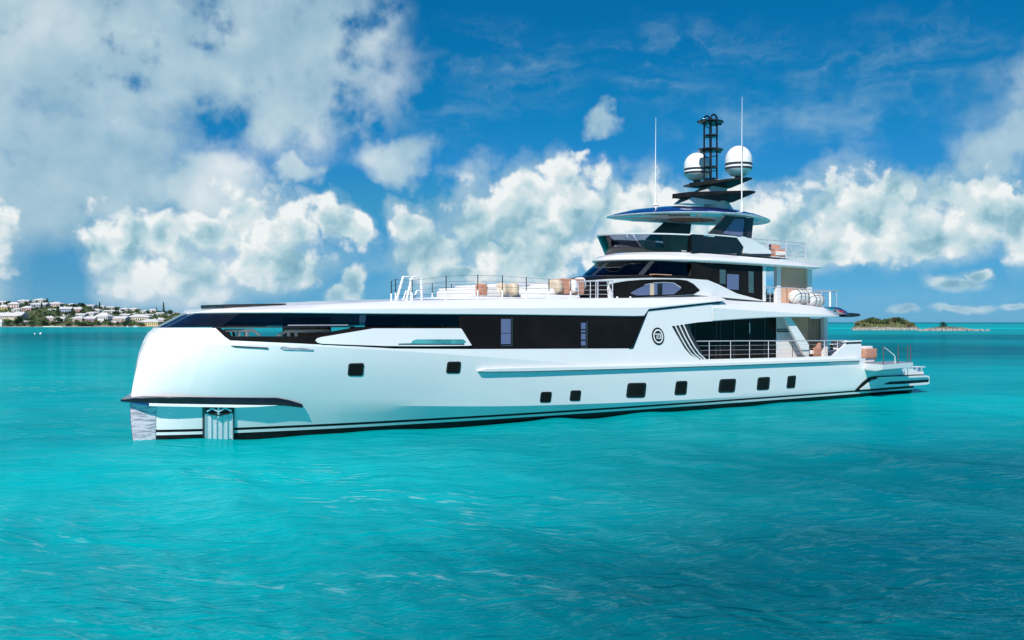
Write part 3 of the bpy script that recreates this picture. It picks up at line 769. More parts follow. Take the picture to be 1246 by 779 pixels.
# ---- side deck house wall: dark glass, white wall, strut, slatted wall, teal screen, post
TW = 3.0
ybox('house_wall', 24.0, unp(945, 410, TW)[0], -TW, TW-.02, 2.3, 4.75, M['charcoal'])
sw0, sw1 = unp(842, 410, TW)[0], unp(945, 410, TW)[0]
strip('sliding_glass', [(842, 392), (945, 386)], [(842, 438), (945, 436)], TW, .015, M['band'], 6)
for x in (845.5, 871, 876, 893, 912, 930):
    strip('door_frame', [(x, 387.5), (x+.9, 387.5)], [(x, 437), (x+.9, 437)], TW+.03, .03, M['charcoal'], 1)
strip('door_handle', [(912, 393), (912.8, 393)], [(912, 405.5), (912.8, 405.5)], TW+.08, .04, M['chrome'], 1)
strip('side_wall', [(945, 385), (957, 385), (980, 431)], [(945, 437), (980, 437)], TW+.03, .25, M['white'], 2)
pl_ = strip('name_plate', [(946, 400.2), (960.5, 400.2)], [(946, 404.2), (960.5, 404.2)], TW+.06, .03, M['blackm'], 2)
s1_, z1_ = unp(946.9, 403.1, TW+.07); s2_, _ = unp(959.8, 403, TW+.07)
def text3d(name, txt, s, t, z, h, width, m, parent):
    cu = bpy.data.curves.new(name, 'FONT'); cu.body = txt; cu.size = h; cu.extrude = .004
    o = bpy.data.objects.new(name, cu); COL.objects.link(o); bpy.context.view_layer.update()
    dg = bpy.context.evaluated_depsgraph_get(); me = bpy.data.meshes.new_from_object(o.evaluated_get(dg))
    bpy.data.objects.remove(o)
    xs = [v.co.x for v in me.vertices]; k = width/(max(xs)-min(xs))
    for v in me.vertices:
        x, y, zz = v.co; v.co = V(s+(x-min(xs))*k, t+zz, z+y)
    me.materials.clear(); me.materials.append(m)
    o = bpy.data.objects.new(name, me); COL.objects.link(o); o.parent = parent; return o
bm = bmesh.new(); mk = (.05, .13, .2, .28, .37, .45, .52, .62, .70, .78, .86, .93)      # the tiny pale marks on the plate, too small to read in the photo
for i, f in enumerate(mk): box_bm(bm, (s1_+(s2_-s1_)*f, -(TW+.066), z1_+.055+.008*(i % 3-1)), ((s2_-s1_)*.045, .01, .05+.012*(i % 2)))
finish('lettering', bm, M['white_flat'], pl_)
strip('strut', [(953.5, 385.2), (961.5, 385.2), (984.5, 420)], [(953.5, 385.6), (978.5, 432.5), (984.5, 436.5)], TW+.65, .14, M['white'], 10)
sE = unp(963, 400, 2.4)[0]
ybox('slatted_wall', unp(962, 400, 2.3)[0], unp(986, 400, 2.3)[0], -1.6, 2.3, 2.33, 4.7, M['slat'])
strip('slatted_screen', [(984, 388), (1003, 388)], [(984, 434.5), (1003, 434.5)], 2.3, .05, M['teal'], 2)
for i in range(8):
    x = 985.5+i*2.3
    strip('screen_slat', [(x, 387.5), (x+.8, 387.5)], [(x, 434.5), (x+.8, 434.5)], 2.38, .05, M['slat'], 1)
strip('deck_post', [(1003, 386.5), (1007.2, 386.5)], [(1003, 435.5), (1007.2, 435.5)], 2.75, .25, M['white'], 1)
ybox('deck_ceiling', 22.5, 39.0, -3.8, 3.8, 4.76, 4.82, M['white_flat'])
# side deck rail
hr = []
def rail(name, top, base, tf, xs, mids=3, r=.03, rs=.022, m=None, dark=()):
    m = m or M['chrome']
    P = lambda x, y, o=0: V(*unt(x, y, tf))
    rt = tube(name, [P(x, y) for x, y in top], r, m, n=8)
    ft, fb = lin(top), lin(base)
    for i, x in enumerate(xs):
        st = tube('stanchion', [P(x, ft(x)), P(x, fb(x))], rs*1.15, M['blackm'] if i in dark else m, rt, 6)
    for k in range(1, mids+1):
        f = k/(mids+1)
        tube('wire', [P(x, ft(x)+(fb(x)-ft(x))*f) for x in [top[0][0]]+list(xs)+[top[-1][0]]], rs*.5, m, rt, 6)
    return rt
rail('side_rail', [(848, 415.3), (900, 414.9), (1032, 414.6)], [(848, 438), (945, 435.6), (1014, 433.4), (1032, 417)], HBo(-.12), [863, 889, 912, 935, 944.8, 964.3, 984.8, 1003, 1019], 3, .028, .015, dark=(5, 6))
# underside of the aft overhang: loft
yT = [(786, 366), (880, 365.2), (905, 365.8), (954, 367.8), (981, 370.6), (1008, 373.6), (1030, 383.4), (1033, 384.5)]
fT2 = traced(yT, 0)
s_tip = unt(1031, 384, HBo(0))[0]
SB = unt(905, 388.8, HBo(0))[0]
def over(s):
    b = 4.04 if s > 12 else 4.0
    b = HB(s, 4.8)
    k = min(1, max(0, (s-S_OV)/7.0)); e = max(0, (s-(s_tip-1.6))/1.6); e = min(1, e)
    b -= .5*e*e
    zt = ft2z(s); zb = zob(s)
    zmid = zb+(zt-zb)*(.62-.35*k)
    pts = [(b-.6, zb), (b-.03, zb), (b+.004, zb+.04), (b+.004, zmid), (b-.12-.1*k, zmid+(zt-zmid)*.6), (b-.42, zt), (0, zt+.02)]
    return [V(s, t, z) for t, z in pts]+[V(s, -t, z) for t, z in pts[-2::-1]]
zob = lin([(20, 4.4), (S_OV, unt(866, 390.9, HBo(0))[2]), (SB, 4.57), (unt(945,386,HBo(0))[0], 4.67), (s_tip, 4.70)])
zo = lin([(20, 5.62), (24, 5.60), (27, 5.56), (31, 5.50), (34, 5.46), (36, 5.38), (37.6, 5.24), (39.0, 4.98), (s_tip, 4.84)])
ft2z = zo
o_s = [S_OV, 27.5, 28.5, 29.5, 30.5, 31.5, 32.5, 33.5, 34.5, 35.5, 36.3, 37, 37.6, 38.1, 38.5, 38.9, 39.2, s_tip]
o_s = sorted([x for x in o_s if S_OV <= x <= s_tip])
loft('aft_deck_overhang', [over(s) for s in o_s], M['white'], ang=24)
print('S_SL', S_SL, 's_tip', s_tip, 'SB', SB, 'S_PAN', S_PAN, 'sA', sA, sB, sC, 'sw', sw0, sw1)
# stern light fin on the overhang tip
strip('stern_fin', [(1012, 373.4), (1022, 374.6), (1030, 379), (1033, 382.2)], [(1012, 374.0), (1020, 376.8), (1028, 381.6), (1033, 383.6)], 3.7, .5, M['blue'], 8)
strip('stern_lamp', [(1028, 382.6), (1034, 380.8), (1045, 381.6), (1047, 383)], [(1028, 385.6), (1036, 386.0), (1044, 385.2), (1047, 384.2)], 3.4, .5, M['blackm'], 8)
strip('red_light', [(1022.5, 378.0), (1027, 379)], [(1022.5, 379.6), (1027, 380.4)], 3.75, .1, M['red'], 1)
# ---- stern details
ts = HBo(.02)
strip('stern_arc', [(1041.5, 474.5), (1050, 465.5), (1057, 459.8), (1064, 458.0), (1124, 455.6)], [(1041.5, 475.2), (1046.5, 475), (1054, 467), (1060, 462.2), (1068, 460.6), (1124, 458)], HBo(.05), .12, M['boot'], 24)
strip('stern_sponson', [(1047, 473.6), (1058, 465.0), (1066, 461.6), (1128, 458.6), (1131, 459.4)], [(1047, 474.6), (1076, 472.0), (1128, 468.0), (1131, 467.0)], HBo(.09), .5, M['white'], 24, 3)
strip('sponson_inlay', [(1076, 467.2), (1083, 464.6), (1130, 462.0)], [(1076, 468.0), (1100, 467.2), (1130, 464.8)], HBo(.10), .05, M['boot'], 10)
strip('sponson_line', [(1047, 474.4), (1115, 469.4)], [(1047, 476.2), (1112, 471.6)], HBo(.10), .1, M['boot'], 12)
strip('sponson_top', [(1070, 459.0), (1126, 456.8), (1131, 457.6)], [(1070, 461.4), (1126, 459.0), (1131, 459.6)], HBo(.22), .25, M['white'], 12)
# fold out balcony
def bal(z0, z1, ins): 
    P = [unz(1046, 441.6, 2.0), unz(1074, 443.8, 2.0), unz(1111, 441.0, 2.0), (44.6, 3.9), (41.3, 3.9)]
    cx = sum(p[0] for p in P)/5; cy = sum(p[1] for p in P)/5
    return P
P = bal(0, 0, 0); print('balcony', P)
Pin = [(s+(42.6-s)*.10, t+(3.9-t)*.28) for s, t in P]
loft('fold_out_balcony', [[V(s, t, 1.60) for s, t in Pin], [V(s, t, 1.72) for s, t in P], [V(s, t, 1.99) for s, t in P]], M['white'], ang=20)
loft('balcony_deck', [[V(s+(42.6-s)*.02, t-.03, 1.985) for s, t in P], [V(s+(42.6-s)*.02, t-.03, 2.02) for s, t in P]], M['fabricg'], ang=20)
for (px, y0, y1) in ((1075, 423, 443.2), (1093, 422, 442.2), (1104.5, 421, 441.4), (1108, 421, 441.0)):
    s, t = unz(px, y1, 2.0); tube('balcony_post', [V(s, t, 2.0), V(s, t, 3.02)], .028, M['bark_'])
s_a, t_a = unz(1075, 443.2, 2.0); s_b, t_b = unz(1089, 442.6, 2.0)
tube('grab_rail', [V(s_a, t_a, 2.98), V(s_a+.5, t_a-.1, 2.85), V(s_b-.1, t_b, 2.5), V(s_b, t_b, 2.4), V(s_b, t_b, 2.0)], .025, M['white_flat'])
ybox('transom_block', 40.9, 41.8, -3.8, 3.9, 1.9, 2.75, M['white'], bev=.12)
# boarding platform at the very stern
strip('platform_block', [(1104, 452.6), (1125, 452.2)], [(1104, 457), (1124, 456)], 3.9, 3.0, M['white'], 3)
strip('platform_rail', [(1108, 446.0), (1126, 446.0)], [(1108, 447.0), (1126, 447.0)], 3.6, .5, M['white_flat'], 2)
for i in range(7):
    x = 1104+i*2.9
    strip('platform_post', [(x, 447), (x+.9, 447)], [(x, 453), (x+.9, 453)], 3.6, .05, M['lav'] if i % 2 else M['chrome'], 1)
# ================================================================== UPPER DECKS
DZ = 5.62
def nose_center(px, z, a, B, left=True):
    """where an oval of half axes a, B at height z has its outline at pixel column px; gives centre s"""
    u = (px-CX)/F
    vs, vt = u*CA+SA, u*SA-CA; L = math.hypot(vs, vt); vs /= L; vt /= L
    n = (vt, -vs)                       # perpendicular to the ray in the (s,t) plane
    if (n[0] > 0) == left: n = (-n[0], -n[1])
    h = math.hypot(a*n[0], B*n[1]); off = (a*a*n[0]/h, B*B*n[1]/h)
    s, zz = unp(px, 300, off[1]); return s-off[0]
# lower lounge with raked blue glass front
c0 = nose_center(657, 5.8, 5.6, 2.9); c1 = nose_center(703, 6.75, 4.6, 2.9); c2 = nose_center(712, 6.8, 4.4, 2.8)
print('centres', c0, c1)
E1 = unp(930, 340, 3.0)[0]
def ov(c, a, B, send, **k): return plan(c, a, B, send, **k)
N = 40
rings = []
for f in (0, .12, .3, .5, .7, .86, 1):
    g = f**.55 if f else 0
    c = c0+(c1-c0)*f; a = 5.6+(4.6-5.6)*f
    rings.append(ring(ov(c, a, 3.0-.12*f, E1, p=2.0), 5.55+(6.78-5.55)*(1-(1-f)**1.7)))
lg_ = loft('lower_glass_front', rings, [M['blue'], M['band']], ang=40)
for p in lg_.data.polygons:
    c = p.center
    if c.y < 1.0 or abs(p.normal.z) > .97: p.material_index = 1
# side cheeks of white with eye window
TS = 3.12
strip('side_cheek', [(702, 342.4), (740, 339.6), (790, 338.2), (832, 338.8), (861, 340.8), (875, 346.5), (897, 357.4), (916, 362.5), (929, 366)], [(702, 343.2), (742, 342.2), (744, 368), (929, 368)], TS, .22, M['white'], 30, 2, both=True)
strip('eye_surround', [(742, 346), (750, 344), (762, 342), (780, 340.5), (805, 339.9), (826, 340.2), (836, 341.4), (844, 345.6), (851.5, 352.8)], [(742, 347), (748, 363.6), (843.6, 358.4), (851.5, 353.6)], TS+.02, .05, M['band'], 30, 2)
ew = strip('eye_window', [(766, 357.4), (774, 352.6), (784, 347.6), (795, 345), (808, 344.3), (819, 345), (825, 347.2), (829, 350.4)], [(768, 357.6), (776, 359.6), (820, 358.2), (829, 351)], TS+.035, .03, M['lav'], 20, 2)
strip('window_trim', [(785, 346.0), (797, 343.9), (810, 343.3), (820, 344.1), (830, 350)], [(785, 346.8), (797, 344.6), (810, 344.0), (819.5, 344.9), (828.6, 350.6)], TS+.045, .02, M['chrome'], 20, parent=ew)
strip('window_pillar', [(791, 345.6), (796, 345.3)], [(791, 359.2), (796, 359.1)], TS+.043, .02, M['cream'], 2, parent=ew)
strip('window_pillar', [(800, 345.3), (806, 345.0)], [(800, 359.0), (806, 358.9)], TS+.043, .02, M['blackm'], 2, parent=ew)
strip('painted_step_shade', [(744, 364), (845, 359), (929, 366.6)], [(744, 366), (845, 362), (929, 368.5)], TS+.01, .05, M['charcoal'], 12)  # charcoal strip standing in for shade at the foot of the cheek
# wheelhouse: raked glass with mullions, interior seen through it
zb, zt = 6.76, 7.62
ca = nose_center(707, 6.8, 4.5, 2.75); cb = nose_center(727, 7.6, 3.7, 2.72)
EW = unp(845, 330, 2.9)[0]
pa, pb = plan(ca, 4.5, 2.85, E1-.1), plan(cb, 3.7, 2.82, E1-.1)
# split glass into blue front starboard, tinted port, black aft
def wedge(name, i0, i1, m, off=0, zb=zb, zt=zt, th=.04):
    bm = bmesh.new(); G = []
    for i in range(i0, i1+1):
        a, b = pa[i], pb[i]
        c = []
        for (q, z) in ((a, zb), (b, zt)):
            c += [bm.verts.new(V(q[0], q[1]*(1+off), z)), bm.verts.new(V(q[0]+th, q[1]*(1+off)*(1-th/3), z))]
        G.append(c)
    for a, b in zip(G, G[1:]):
        bm.faces.new((a[0], b[0], b[2], a[2])); bm.faces.new((a[1], a[3], b[3], b[1]))
        bm.faces.new((a[0], a[1], b[1], b[0])); bm.faces.new((a[2], b[2], b[3], a[3]))
    for c in (G[0], G[-1]): bm.faces.new((c[0], c[2], c[3], c[1]))
    return finish(name, bm, m, yacht, 40)
# indices 0..40 : 0 port end of the oval, 20 nose, 40 starboard end
wedge('windscreen', 0, 9, M['tint']); wedge('windscreen', 10, 19, M['tint']); wedge('windscreen', 20, 29, M['tint_blue']); wedge('windscreen', 30, 40, M['tint_blue'])
for i in (0, 9, 19, 29, 40): wedge('screen_pillar', i, i+1 if i < 40 else 41, M['charcoal'], .004)
pe = len(pa)-1
strip('side_glazing', [(842, 320), (929.2, 324.4)], [(842, 341), (862, 342), (876, 347), (897, 358), (910, 362), (929.2, 365)], 3.0, .06, M['band'], 16, 2, both=True)
fr_ = strip('corner_post', [(928.6, 323.5), (932, 323.8)], [(928.6, 367), (932, 367)], 3.03, .16, M['white'], 1, both=True)
for (x0, x1, y0, y1, m) in ((885, 899, 333.5, 352, 'lav'), (876, 883, 328, 345, 'brass'), (911, 917, 330, 356, 'brass')):
    strip('side_window', [(x0, y0), (x1, y0+.6)], [(x0, y1), (x1, y1+.8)], 3.02, .02, M[m], 1)
ybox('house_end', E1-.12, E1, -2.9, 2.9, 5.5, 7.6, M['band'])
ybox('house_floor', ca-2.6, E1-.2, -2.7, 2.7, 6.785, 6.82, M['slat'])
for s, t in ((ca-1.2, 1.2), (ca-1.2, -1.2), (ca+1.8, 2.4), (ca+1.8, -2.4), (ca+4.4, 2.4)):
    ybox('interior_column', s, s+.28, t-.14, t+.14, 6.76, 7.6, M['cream'])
ybox('interior_wall', ca+5.2, ca+5.4, -2.8, 2.8, 6.76, 7.6, M['slat'])
ybox('helm_console', ca-2.2, ca-1.5, -1.3, 1.3, 6.76, 7.15, M['charcoal'], bev=.05)
ybox('glazing_sill', ca+0, E1-.2, 2.86, 2.92, 5.6, 6.76, M['band'])
# ---- fly deck slab
EF = unp(996, 326, 2.9)[0]
cf = nose_center(720.5, 7.62, 5.2, 3.3)
zr = lambda zf, za: (lambda s, t: zf+(za-zf)*max(0, (s-24))/(EF-24))
loft('fly_deck_slab', [ring(plan(cf+.9, 5.2, 2.85, EF-.9), 7.58), ring(plan(cf+.25, 5.2, 3.12, EF-.35), zr(7.50, 7.46)), ring(plan(cf+.02, 5.2, 3.28, EF-.03), zr(7.58, 7.52)), ring(plan(cf, 5.2, 3.3, EF), zr(7.64, 7.56)),
     ring(plan(cf+.05, 5.2, 3.28, EF-.05), zr(7.72, 7.60)), ring(plan(cf+.30, 5.2, 3.12, EF-.5), zr(7.86, 7.74)), ring(plan(cf+.42, 5.1, 3.06, EF-.7), zr(7.90, 7.77)), ring(plan(cf+.75, 5.0, 2.9, EF-1.4, aft=1.0), zr(8.05, 7.86)), ring(plan(cf+1.4, 4.6, 2.4, EF-2.2), zr(8.08, 7.88))], M['white'], ang=16)
# posts and slatted wall on the aft upper deck
for x0, x1 in ((945.5, 950.2), (982.8, 988)):
    strip('deck_post', [(x0, 322.8), (x1, 323.2)], [(x0, 369), (x1, 370)], 2.5, .22, M['white'], 1, both=True)
strip('slatted_wall', [(950.2, 325), (982.8, 326)], [(950.2, 369), (982.8, 369)], 2.42, .1, M['slat'], 8, 2)
rail('aft_deck_rail', [(930.5, 349.5), (965, 350.6), (1000, 353.4), (1020.5, 354.6)], [(930.5, 367), (965, 368.6), (1000, 372), (1020.5, 375)], 3.3, [937, 957.5, 982.5, 999.5, 1010.5, 1018], 3, .025, .016, m=M['chrome'], dark=(1,))
tube('rail_end', [V(*unt(1020.5, 354.6, 3.3)), V(unt(1020.5, 354.6, 3.3)[0], -1.2, unt(1020.5, 354.6, 3.3)[2])], .03, M['chrome'])
tube('rail_post', [V(*unt(1010, 355.5, 3.3)), V(*unt(1010, 373.6, 3.3))], .06, M['white_flat'])
# ---- flybridge coaming
def oring(px, z, a, B, send, **k):
    c = nose_center(px, z, a, B); return ring(plan(c, a, B, send, **k), z)
EC = unp(906, 300, 2.75)[0]
cA_, cB_ = nose_center(735.5, 8.05, 4.6, 2.75), nose_center(726.5, 8.95, 5.2, 2.8)
pA, pB = plan(cA_, 4.6, 2.72, EC), plan(cB_, 5.2, 2.8, EC)
def band_part(name, i0, i1, m, z0f, z1f, off=0, th=.05, z0=8.02, z1=8.93):
    bm = bmesh.new(); G = []; n = len(pA)
    for i in range(i0, i1+1):
        a, b = pA[i % n], pB[i % n]; c = []
        for f in (z0f, z1f):
            q = (a[0]+(b[0]-a[0])*f, a[1]+(b[1]-a[1])*f); z = z0+(z1-z0)*f
            k = 1+off
            c += [bm.verts.new(V(q[0]-off*3, q[1]*k, z)), bm.verts.new(V(q[0]+th, q[1]*(k-th/2.8), z))]
        G.append(c)
    for a, b in zip(G, G[1:]):
        bm.faces.new((a[0], b[0], b[2], a[2])); bm.faces.new((a[1], a[3], b[3], b[1]))
        bm.faces.new((a[0], a[1], b[1], b[0])); bm.faces.new((a[2], b[2], b[3], a[3]))
    for c in (G[0], G[-1]): bm.faces.new((c[0], c[2], c[3], c[1]))
    return finish(name, bm, m, yacht, 40)
band_part('fly_windscreen', 9, 31, M['tint_light'], .22, 1)
band_part('fly_coaming', 9, 31, M['black'], 0, .24, .002)
band_part('fly_coaming', 0, 9, M['black'], 0, 1)
band_part('fly_coaming', 31, 40, M['black'], 0, 1)
band_part('coaming_cap', 0, 40, M['white'], .955, 1.03, .006, .12)
strip('fly_side', [(842, 284.6), (866, 286), (896.5, 289.0), (904.6, 300.4)], [(842, 306.6), (880, 308.6), (900.5, 308.6), (904.6, 301)], 2.78, .12, M['black'], 16, 2, both=True)
strip('fly_cap', [(842, 283.5), (866, 284.9), (897, 287.6)], [(842, 285.0), (866, 286.4), (897, 289.2)], 2.84, .14, M['white'], 12, both=True)
strip('fly_quarter', [(896, 288.4), (905, 287.9), (915.5, 291.4), (937, 304.4), (938.5, 306)], [(896, 289.2), (904.4, 300.4), (900.8, 307.8), (912, 309.2), (938.5, 309.0)], 2.74, .25, M['white'], 16, 3, both=True)
strip('fly_quarter', [(896, 288.4), (905, 287.9), (915.5, 291.4), (937, 304.4), (938.5, 306)], [(896, 289.0), (904.6, 300.4), (905.4, 307.2), (912, 308.6), (938.5, 308.8)], 2.76, .25, M['white'], 16, 3)
strip('quarter_base', [(900, 308.0), (912, 308.4), (938, 307.6)], [(900, 310.6), (912, 311.4), (938, 312)], 2.72, .2, M['charcoal'], 8)
ybox('fly_floor', cf-2, EF-2, -2.5, 2.5, 8.06, 8.10, M['offw'])
# fly bridge furniture: helm
ybox('helm_pod', cB_-3.4, cB_-2.4, -.9, .9, 8.1, 8.7, M['charcoal'], bev=.1)
rail('fly_aft_rail', [(912, 290.4), (940, 292.4), (981, 296.3)], [(912, 309.5), (940, 311.5), (981, 317.5)], 2.6, [934.5, 956.2, 980], 3, .028, .04, m=M['chrome'])
rail('fly_aft_rail', [(927, 296.6), (968, 299.4), (981, 297.2)], [(927, 311), (968, 316), (981, 317.5)], -2.2, [948, 963.5, 968.4], 3, .02, .03, m=M['chrome'])
# ---- hardtop and its legs
aH, BH = 5.8, 3.0
cH = (nose_center(737, 10.05, aH, BH)+nose_center(938, 10.2, aH, BH, left=False))/2
print('hardtop centre', cH, nose_center(737, 10.05, aH, BH), nose_center(938, 10.2, aH, BH, left=False))
def oval(k, z, n=72, ds=0, kb=None):
    kb = kb or k
    return [V(cH+ds+aH*k*math.cos(2*math.pi*i/n), BH*kb*math.sin(2*math.pi*i/n), (z(aH*k*math.cos(2*math.pi*i/n)) if callable(z) else z)) for i in range(n)]
def oval(k, z, n=72, kb=None):
    kb = kb or k; o = []
    for i in range(n):
        th = 2*math.pi*i/n; x, t = aH*k*math.cos(th), BH*kb*math.sin(th)
        o.append(V(cH+x, -t, z+.018*x+.15*(t/BH)**2))
    return o
loft('hardtop', [oval(.985, 10.05), oval(1, 10.08), oval(.985, 10.12), oval(.90, 10.26), oval(.72, 10.48), oval(.45, 10.68), oval(.1, 10.78)], M['blue'], ang=50, cap=(False, True))
loft('hardtop_rim', [oval(.95, 10.02), oval(1.003, 10.035), oval(1.008, 10.07), oval(1.0, 10.09)], M['under'], ang=60, cap=(False, False))
loft('ceiling_panel', [oval(.96, 10.025), oval(.93, 10.02), oval(.62, 10.03), oval(.60, 10.06)], M['under'], ang=50, cap=(False, False))
loft('ceiling_panel', [oval(.605, 10.055), oval(.3, 10.08)], M['white_flat'], ang=50, cap=(False, False))
loft('ceiling_disc', [oval(.27, 10.06, kb=.30), oval(.25, 10.05, kb=.28), oval(.05, 10.04)], M['terra'], ang=50, cap=(False, True))
for k in range(8):
    th = 2*math.pi*(k+.5)/8
    rb = lambda k: V(cH+aH*k*math.cos(th), -BH*k*math.sin(th), 10.03+.018*aH*k*math.cos(th)+.15*(k*math.sin(th))**2)
    tube('ceiling_rib', [rb(.45), rb(.7), rb(.94)], .035, M['white_flat'], n=6)
def leg(t, both):
    outs = [strip('hardtop_leg', [(863.5, 285.5), (888, 260.4), (917, 259.5)], [(863.5, 286.5), (896, 289), (913.6, 291.5), (917, 262)], t, .16, M['charcoal'], 16, 2)]
    return outs[0]
T_L = 2.35
lg = strip('hardtop_leg', [(863.5, 284.2), (889, 259.6), (917.4, 259.6)], [(863.5, 285.2), (898, 289), (914.4, 292), (917.4, 262)], T_L, .16, M['charcoal'], 16, 2)
lw = strip('leg_window', [(880.5, 284), (893.5, 266.5), (906, 266.5)], [(880.5, 284.8), (903.6, 287.4), (906, 268)], T_L+.02, .03, M['lav'], 10, 2, parent=lg)
strip('leg_trim', [(905.6, 266.2), (911.2, 266.2)], [(903.4, 288.2), (908.6, 288.8), (911.2, 268)], T_L+.03, .03, M['black'], 6, parent=lg)
lg2 = mirror_of(lg)
for ch in [c for c in lg.children]:
    c = mirror_of(ch); c.parent = lg2
# ---- mast
tube('mast_base', [V(cH+2.3, 0, 10.55), V(cH+2.0, 0, 11.3)], .9, M['white'], n=24, r2=.62)
bm = bmesh.new()
def trap(bm, pts, t0, t1=None):
    t1 = t0 if t1 is None else t1
    a = [bm.verts.new(V(s, tt, z)) for (s, z), tt in zip(pts, [t0]*len(pts))]; b = [bm.verts.new(V(s, -t0, z)) for s, z in pts]
    n = len(pts)
    for i in range(n): bm.faces.new((a[i], a[(i+1) % n], b[(i+1) % n], b[i]))
    bm.faces.new(a); bm.faces.new(b[::-1])
def up(x, y, t=0): return unp(x, y, t)
trap(bm, [up(826, 248), up(838, 238.4), up(856, 230), up(868, 219), up(884, 219), up(876, 236), up(879, 251)], .42)
finish('mast_pylon', bm, M['white'], yacht, 30)
def spreader(name, z0, s_n, s_t, b, s_back, dz):
    # swept wing: nose forward, tips aft
    top = [V(s_n, 0, z0+.05), V(s_n+.8, .55, z0+.18), V(s_t, b, z0+.30), V(s_t+.55, b, z0+.30), V(s_back, .55, z0+.12), V(s_back+.1, 0, z0+.12),
           V(s_back, -.55, z0+.12), V(s_t+.55, -b, z0+.30), V(s_t, -b, z0+.30), V(s_n+.8, -.55, z0+.18)]
    bot = [p-Vector((0, 0, dz*(1 if abs(p.y) < 1 else .35))) for p in top]
    return loft(name, [bot, top], [M['boot'], M['black']], ang=25)
sm = up(864, 235)[0]
# find heights of the two spreaders
spreader('spreader', up(817, 236)[1]-.05, up(818, 236)[0], sm+.5, 2.35, sm+1.3, .26)
spreader('spreader', up(838, 222.5)[1]-.05, up(839, 222)[0], sm+.3, 2.3, sm+1.1, .20)
# tubular tower
tw = tube('mast_tower', [V(up(864, 218)[0], 0, up(864, 218)[1]-.25), V(up(864, 218)[0], 0, up(864, 218)[1]+.05)], .32, M['black'], n=16)
st_ = up(864.6, 180)[0]
for ds, dt in ((-.25, .25), (.25, .25), (-.25, -.25), (.25, -.25)):
    tube('tower_leg', [V(st_+ds, dt, up(864, 220)[1]), V(st_+ds, dt, up(864, 146)[1])], .055, M['black'], tw)
for dt in (.25, -.25):
    z = up(864, 146)[1]
    tube('tower_hoop', [V(st_-.25+.50*(1-math.cos(a))/2, dt, z+.27*math.sin(a)) for a in [math.pi*k/8 for k in range(9)]], .055, M['black'], tw)
for y, a, b in ((148.4, .82, .58), (165.4, .42, .36), (182.5, .78, .56), (203.6, .40, .34)):
    z = up(864, y)[1]
    loft('tower_platform', [[V(st_+a*k*math.cos(2*math.pi*i/10), b*k*1.25*math.sin(2*math.pi*i/10), z+dz) for i in range(10)] for k, dz in ((.85, -.07), (1, -.02), (1, .03), (.9, .05))], M['blackm'], tw, ang=30)
for dx, y in ((-.74, 149.5), (.74, 148), (-.72, 184.6), (.70, 182), (-.5, 186), (.48, 149.9), (-.46, 150.8)):
    z = up(864, y)[1]; bm = bmesh.new(); lathe_bm(bm, [(.02, -.12), (.09, -.1), (.09, .08), (.03, .14)], 12)
    o = finish('nav_light', bm, M['charcoal'], tw); o.location = V(st_+dx, .1*dx, z-.02)
for y_, r_ in ((155, .2), (192, .26), (210, .22)):
    z_ = up(864, y_)[1]; tube('cross_bar', [V(st_-.25, .25, z_), V(st_+.25, .25, z_+.12)], .03, M['black'], tw, 6); tube('cross_bar', [V(st_-.25, -.25, z_+.12), V(st_+.25, -.25, z_)], .03, M['black'], tw, 6)
tube('wind_sensor', [V(st_+.62, -.1, up(864, 148)[1]), V(st_+.62, -.1, up(864, 143)[1]), V(st_+.75, -.1, up(864, 140.4)[1])], .03, M['blackm'], tw)
# satellite domes
def dome(px, yb_, yt_, t, rad):
    s, zt = unp(px, yt_, t); _, zb = unp(px, yb_, t); h = zt-zb
    r = empty('satellite_dome', V(s, t, zb)); r.parent = yacht
    bm = bmesh.new()
    prof = [(rad*.42, 0), (rad*.62, h*.035), (rad*.93, h*.17), (rad, h*.20), (rad, h*.52)]
    for k in range(1, 11):
        th = math.pi/2*k/10; prof.append((max(.01, rad*math.cos(th)), h*.52+h*.48*math.sin(th)))
    lathe_bm(bm, prof, 40); finish('dome_shell', bm, M['white_flat'], r, 40)
    for z0 in (.205, .34):
        bm = bmesh.new(); n = 40
        lathe_bm(bm, [(rad*.99, h*z0), (rad*1.012, h*z0+.005), (rad*1.012, h*(z0+.078)), (rad*.99, h*(z0+.083))], 40)
        finish('dome_band', bm, M['charcoal'], r, 40)
    tube('dome_foot', [(0, 0, -.35), (0, 0, .05)], .22, M['charcoal'], r, 16)
    return r
dome(898.8, 214.6, 177.5, 1.48, .745); dome(848, 219.5, 186.0, -1.48, .745)
# whip aerials
for (x, y0, y1, t) in ((797.6, 249, 143, -1.6), (902.6, 259.5, 118, 2.35)):
    s, z0 = unp(x, y0, t); _, z1 = unp(x, y1, t)
    wa = tube('whip_aerial', [V(s, t, z0), V(s, t, z0+(z1-z0)*.5), V(s+.03, t, z1)], .042, M['white_flat'], n=8, r2=.008)
    bm = bmesh.new(); lathe_bm(bm, [(.22, 0), (.10, .10), (.07, .5), (.05, .7)], 16); o = finish('aerial_base', bm, M['white_flat'], wa); o.location = V(s, t, z0-.06)
# ---- foredeck hatch hood
hz = 0
bm = bmesh.new()
hs0 = unp(243, 373, -1.3)[0]; hs1 = unp(350, 371, 2.2)[0]
loft('foredeck_hood', [[V(s, t*k, z+.045+(s-hs0)*.026) for s, t in ((hs0, 1.2), (hs0+.5, 1.7), (hs0+1.4, 2.1), (hs1-.3, 2.35), (hs1, 2.1), (hs1, -2.1), (hs1-.3, -2.35), (hs0+1.4, -2.1), (hs0+.5, -1.7), (hs0, -1.2))] for k, z in ((.92, 4.86), (1, 4.97), (1, 5.01), (.95, 5.03))], M['blackm'], ang=25)
